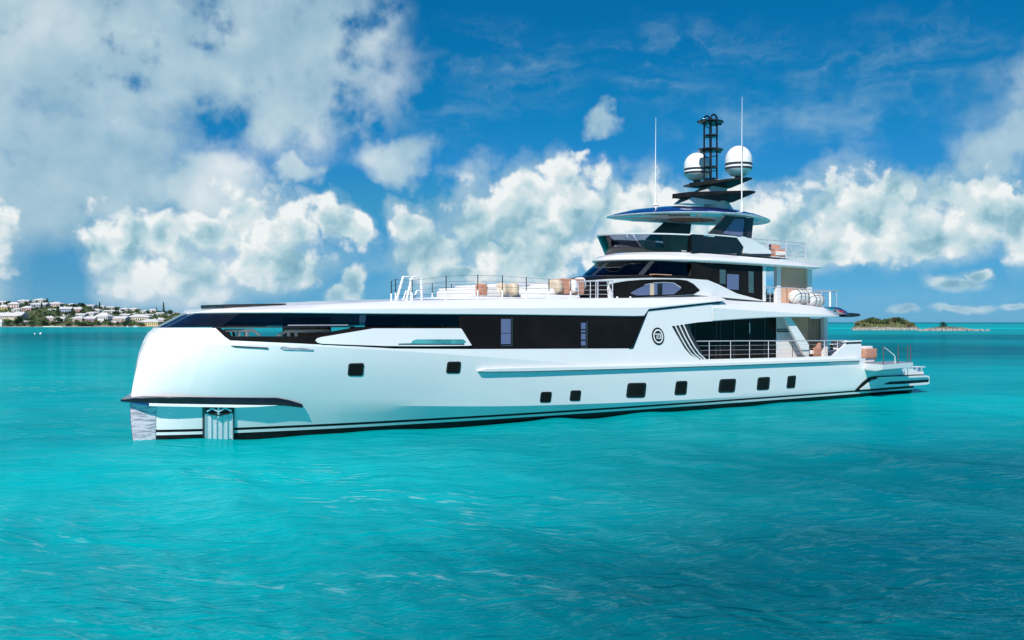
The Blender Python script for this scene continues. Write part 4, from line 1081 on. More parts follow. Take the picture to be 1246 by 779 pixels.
# upper foredeck rails: near and far rows of stanchions with wires
def stanch(xs, ybase, ytop, t, far=False):
    fb, ft = lin(ybase), lin(ytop)
    rt = None; P = []
    for x in xs:
        b = V(*unt(x, fb(x), t)); q = V(*unt(x, ft(x), t)); m_ = b+(q-b)*.38
        post = tube('rail_post', [m_, q], .021, M['charcoal'], n=6); tube('post_sleeve', [b, m_], .038, M['white_flat'], post, 8)
        P.append((b, q))
    for f in (.98, .75, .5, .25):
        tube('rail_wire', [b+(q-b)*f for b, q in P], .0055, M['charcoal'], n=5)
nb = [(476, 366.5), (540, 364.8), (668, 363.2), (720, 362.8)]
stanch([476.2, 481.4, 501.4, 542.8, 581.4, 611.4, 640.4, 668, 694.5], nb, [(476.2, 342), (481.4, 339.6), (501.4, 341), (542.8, 335.5), (581.4, 334.6), (611.4, 335.2), (640.4, 337.6), (668, 339.4), (694.5, 340.8)], 3.45)
stanch([526, 549.4, 572.5, 594.4, 615.6, 636.4, 649.5], [(526, 364.2), (649.5, 362)], [(526, 344.4), (549.4, 345.6), (572.5, 346.6), (594.4, 347.8), (615.6, 349), (636.4, 350), (649.5, 351)], -3.3)
# white boarding hoops
for pts in ([(482.5, 365.6), (490.5, 337), (499.4, 336.6), (500.6, 364.8)], [(494.5, 365.8), (501.5, 337.2), (512.5, 336.2), (513.2, 364.8)]):
    tube('ladder_hoop', [V(*unt(x, y, 2.9)) for x, y in pts], .055, M['white_flat'], n=10)
for pts in ([(490.5, 365.4), (494.0, 354.5), (499, 353.6)], [(503.5, 365.2), (507, 354), (512, 353.2)]):
    tube('ladder_hoop', [V(*unt(x, y, 2.3)) for x, y in pts], .035, M['white_flat'], n=8)
# stair gate rails by the lounge
rail('stair_rail', [(702.5, 343.0), (717, 342.6), (724, 341.5), (725.2, 342.5)], [(702.5, 364), (725.2, 363.4)], 3.3, [703.6, 718.4, 725.0], 3, .025, .02)
rail('stair_rail', [(726.5, 342.2), (745.6, 341.8)], [(726.5, 363.4), (745.6, 363.6)], 3.32, [727.4, 745.4], 3, .025, .025)
for x in (751, 767):
    tube('short_post', [V(*unt(x, 361, 3.3)), V(*unt(x, 363.8, 3.3))], .05, M['white_flat'])
# raised white plinths under the seating
def topz(px, y, t): return unp(px, y, t)
a0, z0_ = unp(566, 363.2, 2.6); a1, _ = unp(640, 362, 2.6)
ybox('seat_plinth', a0, a1-.2, -2.6, 2.6, 5.2, unp(600, 361.2, 2.6)[1], M['white'], bev=.05)
b0, _ = unp(640, 360, 2.75); b1, _ = unp(706, 360, 2.75)
ybox('lounge_plinth', b0, b1, -2.75, 2.75, 5.2, unp(660, 358.4, 2.75)[1], M['white'], bev=.06)
ZP1, ZP2 = unp(600, 361.2, 2.6)[1], unp(660, 358.4, 2.75)[1]
# ---- foredeck interior: tender crane rods, seating behind the glass
def on(x, y, t): return V(*unt(x, y, t))
tube('crane_boom', [on(273, 402.2, 1.9), on(308, 402.0, 1.9), on(316, 408.4, 1.9)], .06, M['white_flat'], n=8)
for x in (290, 300): tube('crane_leg', [on(x, 402.2, 1.9), on(x+.5, 409.6, 1.9)], .08, M['white_flat'], n=8)
for x in (277, 283, 289, 297): tube('winch_strut', [on(x, 400.5, 1.2), on(x+2, 409, 1.2)], .05, M['blackm'], n=6)
tube('crane_boom', [on(337.5, 409, 2.2), on(348, 403.2, 2.2), on(400, 402.6, 2.2)], .06, M['white_flat'], n=8)
for x in (351, 360): tube('crane_leg', [on(x, 403, 2.2), on(x+.3, 409.6, 2.2)], .07, M['white_flat'], n=8)
tube('crane_mast', [on(365, 409, .5), on(365, 386, .5)], .09, M['brass'], n=8)
ybox('locker', unp(362, 400, .5)[0], unp(402, 400, .5)[0], -.9, .6, 3.55, 4.6, M['slat'], bev=.05)
hull.name = 'hull'
# ================================================================== things standing on the decks (top level)
def place(name, s, t, z, label, cat, group=None, rz=0): return empty(name, W(s, t, z), ANG+rz, label, cat, group)
def lb(name, parent, x, y, z, a, b, c, m, bev=.05, rz=0): return box(name, (x, y, z), (a, b, c), m, parent, rz, bev)
def cushion(s, t, z, m, label, r=.26, w=.62, grp='cushions on the foredeck sofas'):
    bm = bmesh.new(); n = 20; k = 12
    for i in range(n):
        pass
    bmesh.ops.create_uvsphere(bm, u_segments=20, v_segments=12, radius=1)
    for v in bm.verts:
        x, y, zz = v.co
        f = lambda q: math.copysign(abs(q)**.62, q)
        v.co = (f(x)*r*.62, f(y)*w/2, f(zz)*r+r*.98)
    o = finish('cushion', bm, M[m], None, 80); o.parent = None
    o.location = W(s, t, z); o.rotation_euler = (0, R(-12), ANG); tag(o, label, 'cushion', grp); return o
def sofa(px0, px1, t, z, depth, label, back='terra', grp='sofas on the upper foredeck', hgt=.62):
    s0 = unp(px0, 358, t)[0]; s1 = unp(px1, 358, t)[0]; L = s1-s0
    r = place('sofa', (s0+s1)/2, t, z, label, 'sofa', grp)
    lb('seat_base', r, 0, depth/2, .17, L, depth, .30, M['offw'])
    lb('seat_cushion', r, -.05, depth/2, .38, L-.25, depth-.1, .14, M['offw'])
    lb('backrest', r, L/2-.12, depth/2, .38, .24, depth, hgt*.7, M[back])
    return r, s0, s1
r1, q0, q1 = sofa(584, 612, 2.2, ZP1, 3.4, 'long off white sofa with one terracotta arm behind the forward stanchions of the foredeck', back='offw')
lb('armrest', r1, -(q1-q0)/2+.15, 0.1, .32, .5, .25, .5, M['terra'])
cushion((q0*.35+q1*.65)-.45, 1.9, ZP1+.12, 'cream', 'cream cushion on the forward white sofa, left of the rail post')
cushion(q1+.0, 2.15, ZP1+.1, 'cream', 'cream cushion at the right end of the forward white sofa', .28, .7)
r2, q0, q1 = sofa(613, 632, 2.2, ZP1, 1.6, 'short terracotta backed seat behind a stanchion, right of the long white sofa')
cushion(q0+.5, 2.3, ZP1+.1, 'cream', 'round cream cushion on the short terracotta seat', .28, .6)
r3, q0, q1 = sofa(672, 709, 2.35, ZP2, 3.6, 'white lounge sofa with terracotta wicker end beside the stair rail', back='offw', hgt=.75)
lb('side_panel', r3, (q1-q0)/2-.75, -.06, .42, 1.5, .12, .72, M['terra'], .03)
cushion(q0+.3, 2.3, ZP2+.12, 'cream', 'cream cushion at the left end of the lounge sofa by the blue glass', .33, .8)
cushion(q0+1.25, 2.35, ZP2+.12, 'offw', 'pale cushion in the middle of the lounge sofa by the blue glass', .32, .7)
cushion(q0+2.1, 2.0, ZP2+.3, 'offw', 'pale cushion above the terracotta end of the lounge sofa', .3, .7)
# armchair behind the foredeck glass
s_, z_ = unp(522, 398, 2.6)
ac = place('armchair', s_, 2.6, 3.56, 'cream curved armchair seen through the dark foredeck glass above the white wing panel', 'armchair')
lb('seat', ac, 0, .5, .35, 1.9, 1.0, .5, M['cream'], .15); lb('backrest', ac, .1, 1.0, .65, 1.6, .3, .75, M['cream'], .14); lb('armrest', ac, -.85, .5, .55, .25, .9, .55, M['cream'], .1); lb('armrest', ac, .85, .5, .55, .25, .9, .55, M['cream'], .1)
# life raft canisters on the aft upper deck
def raft(px, t, label):
    s, z = unp(px, 368, t); z = zo(s)+.03
    r = place('life_raft', s, t, z, label, 'life raft', 'life raft canisters on the aft upper deck')
    bm = bmesh.new(); pr = []
    for k in range(13):
        th = -math.pi/2+math.pi*k/12; pr.append((max(.01, .42*abs(math.cos(th))**.45), .68*math.copysign(abs(math.sin(th))**.7, math.sin(th))))
    lathe_bm(bm, pr, 28)
    for v in bm.verts: v.co = Vector((v.co.z, v.co.x, v.co.y+.50))
    finish('canister', bm, M['offw'], r, 50)
    for x in (-.35, 0, .35):
        bm = bmesh.new(); lathe_bm(bm, [(.415, x-.03), (.432, x-.02), (.432, x+.02), (.415, x+.03)], 28)
        for v in bm.verts: v.co = Vector((v.co.z, v.co.x, v.co.y+.50))
        finish('strap', bm, M['brass'], r, 50)
    for x in (-.4, .4): lb('cradle', r, x, 0, .06, .1, .8, .12, M['steel'], .01)
    return r
raft(972.5, 2.75, 'white life raft canister on its cradle, the one against the slatted wall')
raft(990.5, 2.75, 'white life raft canister on its cradle, the one nearer the stern')
# aft deck furniture seen through rails
def chair(s, t, z, label, m='terra', grp='outdoor seats on the aft decks', rz=0, cat='armchair', k=1.0):
    r = place('deck_chair', s, t, z, label, cat, grp, rz)
    lb('seat', r, 0, 0, .32*k, .7*k, .7*k, .22*k, M['offw'], .04)
    lb('backrest', r, .32*k, 0, .60*k, .12*k, .72*k, .55*k, M[m], .04)
    lb('side_panel', r, 0, -.36*k, .36*k, .7*k, .08*k, .5*k, M[m], .03); lb('side_panel', r, 0, .36*k, .36*k, .7*k, .08*k, .5*k, M[m], .03)
    for x in (-.28, .28):
        for y in (-.28, .28): lb('leg', r, x*k, y*k, .11*k, .05, .05, .22*k, M['charcoal'], 0)
    return r
chair(unp(988, 430, 2.7)[0], 2.7, 2.34, 'terracotta backed armchair before the teal screen on the main aft deck')
s_, t_ = unz(1061, 441.5, 2.02)
sf = place('sofa', s_+.1, t_-.2, 2.02, 'boxy terracotta armchair with pale cushion on the fold out stern balcony', 'sofa')
lb('seat_base', sf, 0, .45, .15, 1.0, .9, .28, M['offw'], .04); lb('backrest', sf, 0, 0.0, .55, 1.15, .22, .55, M['terra'], .04); lb('armrest', sf, .55, .45, .45, .14, .9, .7, M['terra'], .04); lb('armrest', sf, -.55, .45, .45, .14, .9, .7, M['terra'], .04); lb('seat_cushion', sf, .1, .3, .86, .8, .4, .22, M['offw'], .06)
for k, (x, y) in enumerate(((863-2, 0), )): pass
def table(s, t, z, label, cat='table', k=1):
    r = place('deck_table', s, t, z, label, cat)
    lb('tabletop', r, 0, 0, .70*k, 1.0*k, 1.0*k, .05, M['offw'], .02); lb('pedestal', r, 0, 0, .36*k, .14, .14, .66*k, M['charcoal'], .02); lb('foot', r, 0, 0, .04, .6*k, .6*k, .05, M['charcoal'], .01)
    return r
table(unp(1012, 430, 1.2)[0], 1.2, 2.34, 'square pale topped table at the open aft end of the main deck')
chair(unp(1018, 430, .4)[0], .4, 2.34, 'dark framed chair beyond the square table at the open aft end of the main deck', 'charcoal', rz=.5)
chair(unp(936, 366, 1.6)[0], 1.6, zo(unp(936, 366, 1.6)[0])+.02, 'dark framed chair in the opening behind the wheelhouse on the upper deck', 'charcoal', rz=2.6)
chair(unp(946, 310, 1.0)[0], 1.0, 8.1, 'terracotta armchair behind the rails at the aft end of the flybridge', 'terra', rz=1.2)
# ================================================================== LAND
RND = random.Random(11)
def wpt(px, D, z=0): return ((px-CX)/F*D, D, z)
def nz(x, y, z=0): return mnoise.noise(Vector((x, y, z)))
def landmat(name, cols, scale, rocky=True, zs=1.2):
    m = bpy.data.materials.new(name); m.use_nodes = True; n = NT(m.node_tree); b = n.n['Principled BSDF']
    g = n.new('ShaderNodeNewGeometry'); P = g.outputs['Position']; sp = n.new('ShaderNodeSeparateXYZ'); n.put(sp.inputs[0], P)
    a = n.noise(n.vm('MULTIPLY', P, (scale, scale, scale*2)), 1, 5, .65); c = n.noise(n.vm('MULTIPLY', P, (scale*5,)*3), 1, 4, .6)
    green = n.mix(n.ss(c, .35, .65), cols[0], cols[1]); rock = n.mix(n.ss(c, .38, .62), cols[2], cols[3])
    h = n.m('ADD', sp.outputs[2], n.m('MULTIPLY', n.m('SUBTRACT', a, .5), zs*1.5))
    n.put(b.inputs['Base Color'], n.mix(n.ss(h, zs*.8, zs*1.3), rock, green)); b.inputs['Roughness'].default_value = .9
    bp = n.new('ShaderNodeBump'); bp.inputs['Strength'].default_value = .8; bp.inputs['Distance'].default_value = .4
    n.put(bp.inputs['Height'], c); n.l.new(bp.outputs[0], b.inputs['Normal']); return m
def leafmat(name, c1, c2):
    return mat(name, c1, .75, spec=.25, fn=vary(c2, .9, 4, .4, .6))
M['leafd'] = leafmat('dark_leaves', (.022, .050, .028), (.040, .075, .032)); M['leafm'] = leafmat('mid_leaves', (.065, .12, .035), (.10, .15, .05))
M['leafo'] = leafmat('olive_leaves', (.15, .17, .07), (.20, .19, .09)); M['leafr'] = leafmat('brownish_leaves', (.26, .16, .12), (.17, .15, .08))
M['bark'] = mat('bark', (.12, .08, .05), .9, fn=vary((.08, .055, .04), 4))
M['hill'] = landmat('hillside', ((.06, .09, .035), (.11, .125, .05), (.38, .34, .26), (.28, .26, .19)), .06, zs=1.6)
M['rock'] = landmat('islet_rock', ((.10, .125, .045), (.17, .17, .07), (.48, .44, .38), (.17, .165, .16)), .30, zs=1.5)
crest = pch([(-200, 364), (0, 366.5), (40, 365.5), (60, 366.5), (100, 370), (130, 373.5), (150, 375.5), (180, 377.5), (200, 379), (225, 381), (262, 386), (300, 393)])
D0, D1 = 945.0, 1180.0
def hillz(px, D):
    t = (D-D0)/(D1-D0)
    hc = max(0.3, H+(HY-crest(px))*D1/F-2.0)
    if t < 0: return max(-1.5, t*20)
    if t > 1: return hc*max(.2, 1-(t-1)*.8)
    g = .07*min(1, t*14)+.93*(t**1.0)*(1.0-.0*t)
    return hc*g+nz(px*.09, D*.03)*.8*min(1, t*5)
bm = bmesh.new(); G = []
pxs = [-260+i*4 for i in range(142)]; Ds = [938+i*6 for i in range(50)]+[1240+i*30 for i in range(12)]
for px in pxs: G.append([bm.verts.new(wpt(px, D, hillz(px, D))) for D in Ds])
for a, b in zip(G, G[1:]):
    for r in range(len(Ds)-1): bm.faces.new((a[r], b[r], b[r+1], a[r+1]))
tag(finish('hill', bm, M['hill'], None, 180), kind='structure')
def onhill(px, y):
    for k in range(0, 480):
        D = D0+k*.5
        if HY-(hillz(px, D)-H)*F/D <= y: return D, hillz(px, D)
    return D1, hillz(px, D1)
# leafy crowns -------------------------------------------------
def leaves(bm, c, rad, n, size, rnd, shell=.55):
    for _ in range(n):
        while True:
            v = Vector((rnd.uniform(-1, 1), rnd.uniform(-1, 1), rnd.uniform(-1, 1)))
            if shell < v.length < 1 or (v.length < shell and rnd.random() < .25): break
        k = 1+.28*nz(v.x*1.6+c[0], v.y*1.6+c[1], v.z*1.6+c[2])*2
        p = Vector((c[0]+v.x*rad[0]*k, c[1]+v.y*rad[1]*k, c[2]+v.z*rad[2]*k))
        a = Vector((rnd.gauss(0, 1), rnd.gauss(0, 1), rnd.gauss(0, 1))).normalized(); b = a.orthogonal().normalized()
        s = size*rnd.uniform(.6, 1.4)
        vs = [bm.verts.new(p+a*s), bm.verts.new(p+b*s*.8), bm.verts.new(p-a*s), bm.verts.new(p-b*s*.8)]
        bm.faces.new(vs)
def crown_mesh(kind, seed):
    r = random.Random(seed); bm = bmesh.new()
    if kind == 'spire':
        for k in range(9): leaves(bm, (0, 0, .16+.09*k), (.13*(1-k/10)+.02,)*2+(.08,), 46, .035, r, .3)
    elif kind == 'conifer':
        for k in range(7): leaves(bm, (0, 0, .2+.115*k), (.30*(1-k/7.5),)*2+(.05,), 46, .05, r, .2)
    else:
        for k in range(7):
            a = r.uniform(0, 6.28); q = r.uniform(.1, .34) if k else 0
            leaves(bm, (q*math.cos(a), q*math.sin(a), .55+r.uniform(-.12, .18)), (.30, .30, .25), 60, .055, r)
    me = bpy.data.meshes.new('crown'); bm.to_mesh(me); bm.free(); return me
def trunk_mesh(h, r0):
    bm = bmesh.new(); tube_bm(bm, [(0, 0, -.05), (.01, 0, h*.5), (0, .01, h)], r0, 7, r0*.4)
    if r0 > .02:
        for a in (0, 2.1, 4.2): tube_bm(bm, [(0, 0, h*.6), (.2*math.cos(a), .2*math.sin(a), h*1.15)], r0*.4, 5, r0*.15)
    me = bpy.data.meshes.new('trunk'); bm.to_mesh(me); bm.free(); me.materials.append(M['bark']); return me
CR = {}
for kind, mm in (('spire', 'leafd'), ('conifer', 'leafd'), ('round', 'leafd'), ('round', 'leafm'), ('round', 'leafo'), ('round', 'leafr')):
    for sd_ in range(2):
        me = crown_mesh(kind, hash_ := (len(CR)*7+3)); me.materials.append(M[mm]); CR[(kind, mm, sd_)] = me
TR = {'spire': trunk_mesh(.9, .012), 'conifer': trunk_mesh(.9, .018), 'round': trunk_mesh(.5, .035)}
def tree(name, pos, w_, h_, kind, mm, label, cat='tree', group=None):
    r = empty(name, pos, RND.uniform(0, 6), label, cat, group); r.scale = (1, 1, 1)
    base_w = {'spire': .30, 'conifer': .62, 'round': 1.1}[kind]
    for nm, me in (('trunk', TR[kind]), ('crown', CR[(kind, mm, RND.randint(0, 1))])):
        o = bpy.data.objects.new(nm, me); COL.objects.link(o); o.parent = r
        top = {'spire': 1.0, 'conifer': 1.0, 'round': .98}[kind]
        o.scale = (w_/base_w, w_/base_w, h_/top)
    return r
def htree(px, ytop, ybase, wpx, kind, mm, label, group=None, name=None):
    D, z = onhill(px, ybase); h = (ybase-ytop)*D/F
    tree(name or {'spire': 'cypress_tree', 'conifer': 'pine_tree', 'round': 'broadleaf_tree'}[kind], wpt(px, D, z), wpx*D/F, h, kind, mm, label, 'tree', group)
htree(121.2, 366.8, 380, 3.2, 'spire', 'leafd', 'dark narrow cypress above the white two storey waterfront house')
htree(199, 367.0, 381, 3.0, 'spire', 'leafd', 'tallest dark cypress on the skyline nearest the yacht bow')
htree(190.6, 373, 380, 2.2, 'spire', 'leafd', 'short cypress just left of the tallest skyline cypress')
htree(50.5, 367.0, 377, 4.5, 'conifer', 'leafd', 'dark pine in front of the pale house high on the left ridge')
htree(57.5, 362.8, 371, 6, 'conifer', 'leafd', 'dark pine breaking the skyline beside the topmost white roof')
htree(70, 371.5, 383, 6, 'conifer', 'leafd', 'broad dark pine on the open green slope above the hipped house')
htree(99, 367.6, 376, 9, 'round', 'leafd', 'big round dark tree on the ridge left of the long white skyline roof')
htree(88.5, 374.5, 388, 6, 'round', 'leafd', 'tall dark tree below the blue grey house')
htree(22, 384.5, 397.4, 13, 'round', 'leafd', 'grey green shore tree before the long cream building')
# houses -------------------------------------------------------
WALL = {'white': (.74, .74, .72), 'cream': (.68, .60, .45), 'pink': (.62, .38, .38), 'palepink': (.72, .56, .52), 'yellow': (.66, .52, .27), 'blue': (.38, .46, .60), 'mauve': (.45, .30, .42), 'peach': (.64, .46, .32)}
for k, c in WALL.items(): M['w_'+k] = mat(k+'_stucco', c, .85, fn=vary(tuple(q*.9 for q in c), .4))
M['roofw'] = mat('white_lime_roof', (.66, .645, .63), .85, fn=vary((.54, .53, .53), .35)); M['pane'] = mat('dark_window', (.03, .04, .05), .1, fn=vary((.06, .07, .09), .8))
def unit_box(name, m):
    bm = bmesh.new(); box_bm(bm, (0, 0, .5), (1, 1, 1)); me = bpy.data.meshes.new(name); bm.to_mesh(me); bm.free(); me.materials.append(m); return me
WB = {k: unit_box('wall', M['w_'+k]) for k in WALL}; PB = unit_box('window', M['pane']); CB = unit_box('chimney', M['roofw'])
def roof_mesh(kind):
    bm = bmesh.new(); e = .56; rg = .22 if kind == 'hip' else .56
    b = [bm.verts.new(p) for p in ((-e, -e, 0), (e, -e, 0), (e, e, 0), (-e, e, 0))]; b2 = [bm.verts.new(p) for p in ((-e, -e, .12), (e, -e, .12), (e, e, .12), (-e, e, .12))]
    r = [bm.verts.new((-rg, 0, 1)), bm.verts.new((rg, 0, 1))]
    for i in range(4): bm.faces.new((b[i], b[(i+1) % 4], b2[(i+1) % 4], b2[i]))
    bm.faces.new(b[::-1]); bm.faces.new((b2[0], b2[1], r[1], r[0])); bm.faces.new((b2[2], b2[3], r[0], r[1])); bm.faces.new((b2[1], b2[2], r[1])); bm.faces.new((b2[3], b2[0], r[0]))
    me = bpy.data.meshes.new('roof'); bm.to_mesh(me); bm.free(); me.materials.append(M['roofw']); return me
RM = {k: roof_mesh(k) for k in ('hip', 'gable')}
def part(name, me, par, loc, scl):
    o = bpy.data.objects.new(name, me); COL.objects.link(o); o.parent = par; o.location = loc; o.scale = scl; return o
def house(px, ybase, wpx, hpx, col, label, kind='hip', group=None, storeys=1):
    D, z = onhill(px, ybase); k = D/F; Wd, Hh = wpx*k, hpx*k; dp = min(Wd*.8, 11)
    r = empty('house', wpt(px, D+dp/2, z-.3), RND.uniform(-.25, .25), label, 'house', group)
    wh = Hh*.58; part('wall', WB[col], r, (0, 0, 0), (Wd, dp, wh)); rf = part('roof', RM[kind], r, (0, 0, wh), (Wd, dp, Hh-wh))
    if wpx >= 8:
        if RND.random() < .6: part('chimney', CB, rf, (RND.uniform(-.3, .3), .1, .55), (1.0/Wd, 1.0/dp, .75))
        nw = int(wpx/2.6)
        for i in range(nw):
            for j in range(storeys):
                hh = wh/storeys
                part('window', PB, r, ((i+.5)/nw*Wd-Wd/2, -dp/2-.03, hh*(j+.3)), (Wd/nw*.42, .1, hh*.45))
HS = [(14, 391, 34, 11, 'cream', 'long cream waterfront building with white roof at the far left', 'gable', 2), (1, 397.6, 8, 9, 'white', 'white house on the water at the left edge of the photo', 'hip', 2),
 (60.5, 391, 14, 6.5, 'palepink', 'pale pink house with hipped white roof above the open lawn', 'hip', 1), (74, 391.5, 12, 6.5, 'white', 'white house with white roof just right of the hipped pink one', 'gable', 1),
 (34, 378.5, 12, 6.5, 'pink', 'deep pink house with white roof in the middle of the left slope', 'hip', 1), (17.5, 374.5, 12, 7.5, 'palepink', 'tall pale pink house near the ridge above the yellow one', 'hip', 2),
 (30, 369, 12, 4.5, 'white', 'long white roof on the ridge left of the topmost house', 'gable', 1), (49, 368, 13, 5, 'white', 'topmost white house on the skyline beside the pine', 'hip', 1),
 (50, 374, 17, 6, 'blue', 'lavender walled house behind the dark ridge pine', 'gable', 1), (68, 373.5, 16, 6.5, 'palepink', 'wide pale pink house on the ridge right of the skyline pine', 'hip', 1),
 (81, 380, 13, 7, 'blue', 'blue grey house under the ridge left of a pink one', 'gable', 2), (93.5, 380, 11, 6.5, 'pink', 'pink house touching the blue grey house on its right', 'gable', 1),
 (109, 374.5, 14, 4, 'white', 'long low white roof on the skyline right of the round dark tree', 'gable', 1), (5, 377, 10, 6.5, 'yellow', 'yellow house near the left edge of the ridge', 'hip', 1),
 (21, 379, 10, 4.5, 'white', 'small white house below the tall pale pink house', 'hip', 1), (24, 383, 10, 4, 'white', 'low white roof just above the long cream building', 'gable', 1),
 (96.5, 391.5, 16, 7, 'palepink', 'salmon pink waterfront house left of the mauve one', 'hip', 1), (112, 392, 13, 7.5, 'mauve', 'mauve waterfront house beside the two storey white house', 'gable', 1),
 (100, 386, 12, 5, 'white', 'white roof directly behind the salmon pink waterfront house', 'gable', 1), (112, 384, 12, 5, 'white', 'white roof directly behind the mauve waterfront house', 'hip', 1),
 (127, 392.5, 17, 12.5, 'white', 'large white two storey house with hipped roof under the cypress', 'hip', 2), (118, 380.5, 11, 5, 'white', 'white house left of the narrow cypress foot', 'hip', 1),
 (133.5, 381, 12, 4, 'white', 'low white house above and right of the two storey house', 'gable', 1), (148, 392, 16, 7.5, 'palepink', 'pale pink house with white roof between the two storey house and the big cream hall', 'gable', 1),
 (170.5, 391, 24, 9, 'cream', 'largest cream house with broad hipped white roof toward the right end', 'hip', 1), (184, 396.6, 25, 8.5, 'yellow', 'long yellow waterfront building with white roof nearest the yacht', 'hip', 1),
 (196, 392.5, 10, 6, 'peach', 'small peach house right behind the long yellow building', 'hip', 1), (154, 386, 12, 4.5, 'blue', 'blue grey house above the pale pink waterfront house', 'gable', 1),
 (139.5, 393, 7, 3, 'palepink', 'tiny pink outbuilding right of the two storey house', 'gable', 1), (33, 393.5, 8, 3.6, 'white', 'small flat white boathouse among the left shore trees', 'gable', 1)]
for (px, yb0, w0, h0, c, lb_, kd, stn) in HS: house(px, yb0, w0, h0, c, lb_, kd, None, stn)
for (px, yb0, w0, h0) in ((135, 376.5, 10, 3.8), (152, 378.5, 10, 4), (163.5, 378, 10, 4), (176, 381, 9, 3.8), (186.5, 380, 9, 4.2), (183, 385.6, 9, 3.8), (195, 383.8, 10, 4), (124, 375, 8, 3.4), (81, 384.5, 7, 3.2), (214, 382, 5, 2.4),
                        (88, 371.8, 8, 3), (145, 381, 8, 3.2), (165, 383.5, 8, 3), (40, 371.5, 8, 3), (3, 370, 9, 4), (10, 383.5, 8, 4), (64, 378.5, 9, 3), (205, 384.6, 6, 2.4)):
    house(px, yb0, w0, h0, 'white', 'small white roofed house half hidden by trees in the upper rows of the hillside town', RND.choice(('hip', 'gable')), 'small white houses of the hillside town')
# trees by the dozen
TL = {'leafd': 'dark green tree among the houses of the hillside town', 'leafm': 'mid green tree among the houses of the hillside town', 'leafo': 'olive green tree among the houses of the hillside town'}
spots = []
for i in range(250):
    px = RND.uniform(-40, 235); t = RND.random()
    yt_l = crest(px)+1.2; yb_l = 397.3
    y = yt_l+(yb_l-yt_l)*(t**.8)
    sz = RND.uniform(2.6, 5.2)*(1.0 if y < 388 else 1.4)
    if 391 < y < 396 and RND.random() < .4: y = 397
    if any(abs(px-h[0]) < h[2]*.5 and -1 < y-h[1] < 2.5 for h in HS) and RND.random() < .8: continue
    mm = RND.choice(('leafd', 'leafd', 'leafm', 'leafo') if y > 383 else ('leafd', 'leafd', 'leafd', 'leafm'))
    htree(px, y-sz*RND.uniform(.9, 1.2), y, sz*1.35, 'round', mm, TL[mm], 'trees of the hillside town, '+{'leafd': 'dark', 'leafm': 'green', 'leafo': 'olive'}[mm])
for px, yt, yb0, w0 in ((9, 387, 397.6, 11), (38, 389.5, 397.5, 14), (47, 391, 397.5, 10), (103, 390.5, 397, 16), (95, 392, 397, 9), (62, 391.5, 395.5, 8), (81, 392, 397, 8), (152, 391, 396.8, 8), (161, 392.5, 397, 9), (171, 392.5, 397.2, 10), (110, 392.5, 397.2, 9), (204, 391, 397, 8), (212, 388, 397, 12), (222, 388, 397, 12)):
    htree(px, yt, yb0, w0, 'round', 'leafm' if px % 2 else 'leafo', 'bushy tree in the row along the water below the town', 'waterside trees below the town')
# scrub that fills the slope
bm = bmesh.new()
for i in range(900):
    px = RND.uniform(-150, 262); D = RND.uniform(D0+14, D1+12); z = hillz(px, D); x, y, _ = wpt(px, D)
    s = RND.uniform(1.2, 2.6); leaves(bm, (x, y, z+s*.4), (s*1.4, s*1.2, s*.8), 16, .62, RND, .3)
tag(finish('hillside_scrub', bm, M['leafm'], None, 180, False), 'green scrub filling the gaps between the hillside houses', 'scrub', None, 'stuff')
# sea wall, boat, buoys
sw = box('sea_wall', wpt(64, 944, .35), (17, 1.2, 1.1), M['w_cream'], None); sw.parent = None; tag(sw, 'low pale sea wall below the lawn on the left shore', 'sea wall')
def launch(px, D, L, rz, label):
    r = empty('small_boat', wpt(px, D, 0), rz, label, 'boat')
    bm = bmesh.new(); pr = []
    for x, b_, zt_b in ((-.5, .16, .16), (-.2, .2, .16), (.2, .18, .18), (.42, .08, .22), (.52, .01, .24)):
        pr.append([bm.verts.new((x*L, -b_*L, zt_b*L)), bm.verts.new((x*L, -b_*.6*L, -.05*L)), bm.verts.new((x*L, b_*.6*L, -.05*L)), bm.verts.new((x*L, b_*L, zt_b*L))])
    for a, b in zip(pr, pr[1:]):
        for i in range(4): bm.faces.new((a[i], b[i], b[(i+1) % 4], a[(i+1) % 4]))
    bm.faces.new(pr[0]); finish('boat_hull', bm, M['white_flat'], r)
    box('cabin', (-.02*L, 0, .26*L), (.34*L, .24*L, .2*L), M['white_flat'], r, 0, .02*L); box('cabin_window', (-.02*L, 0, .28*L), (.345*L, .245*L, .07*L), M['pane'], r)
    return r
launch(165, 930, 4.2, .3, 'small white motor boat moored before the yellow waterfront building')
launch(155, 938, 3.2, 2.6, 'tiny white boat left of the moored motor boat by the shore')
launch(74.5, 905, 1.9, .2, 'tiny dinghy off the left sea wall')
def buoy(px, py, r, label):
    D = H*F/(py-HY); o = empty('mooring_buoy', wpt(px, D, 0), 0, label, 'buoy')
    bm = bmesh.new(); lathe_bm(bm, [(r*.5, -r*.3), (r, r*.1), (r*1.0, r*.6), (r*.7, r*1.2), (r*.2, r*1.45)], 18); finish('float', bm, M['white_flat'], o)
    bm = bmesh.new(); lathe_bm(bm, [(r*.15, r*1.4), (r*.15, r*1.8), (r*.08, r*1.9)], 8); finish('ring_eye', bm, M['charcoal'], o)
buoy(49.5, 406.6, .42, 'larger of the two white mooring buoys on the water at left'); buoy(42.4, 406.8, .28, 'smaller white mooring buoy, left of the larger one')
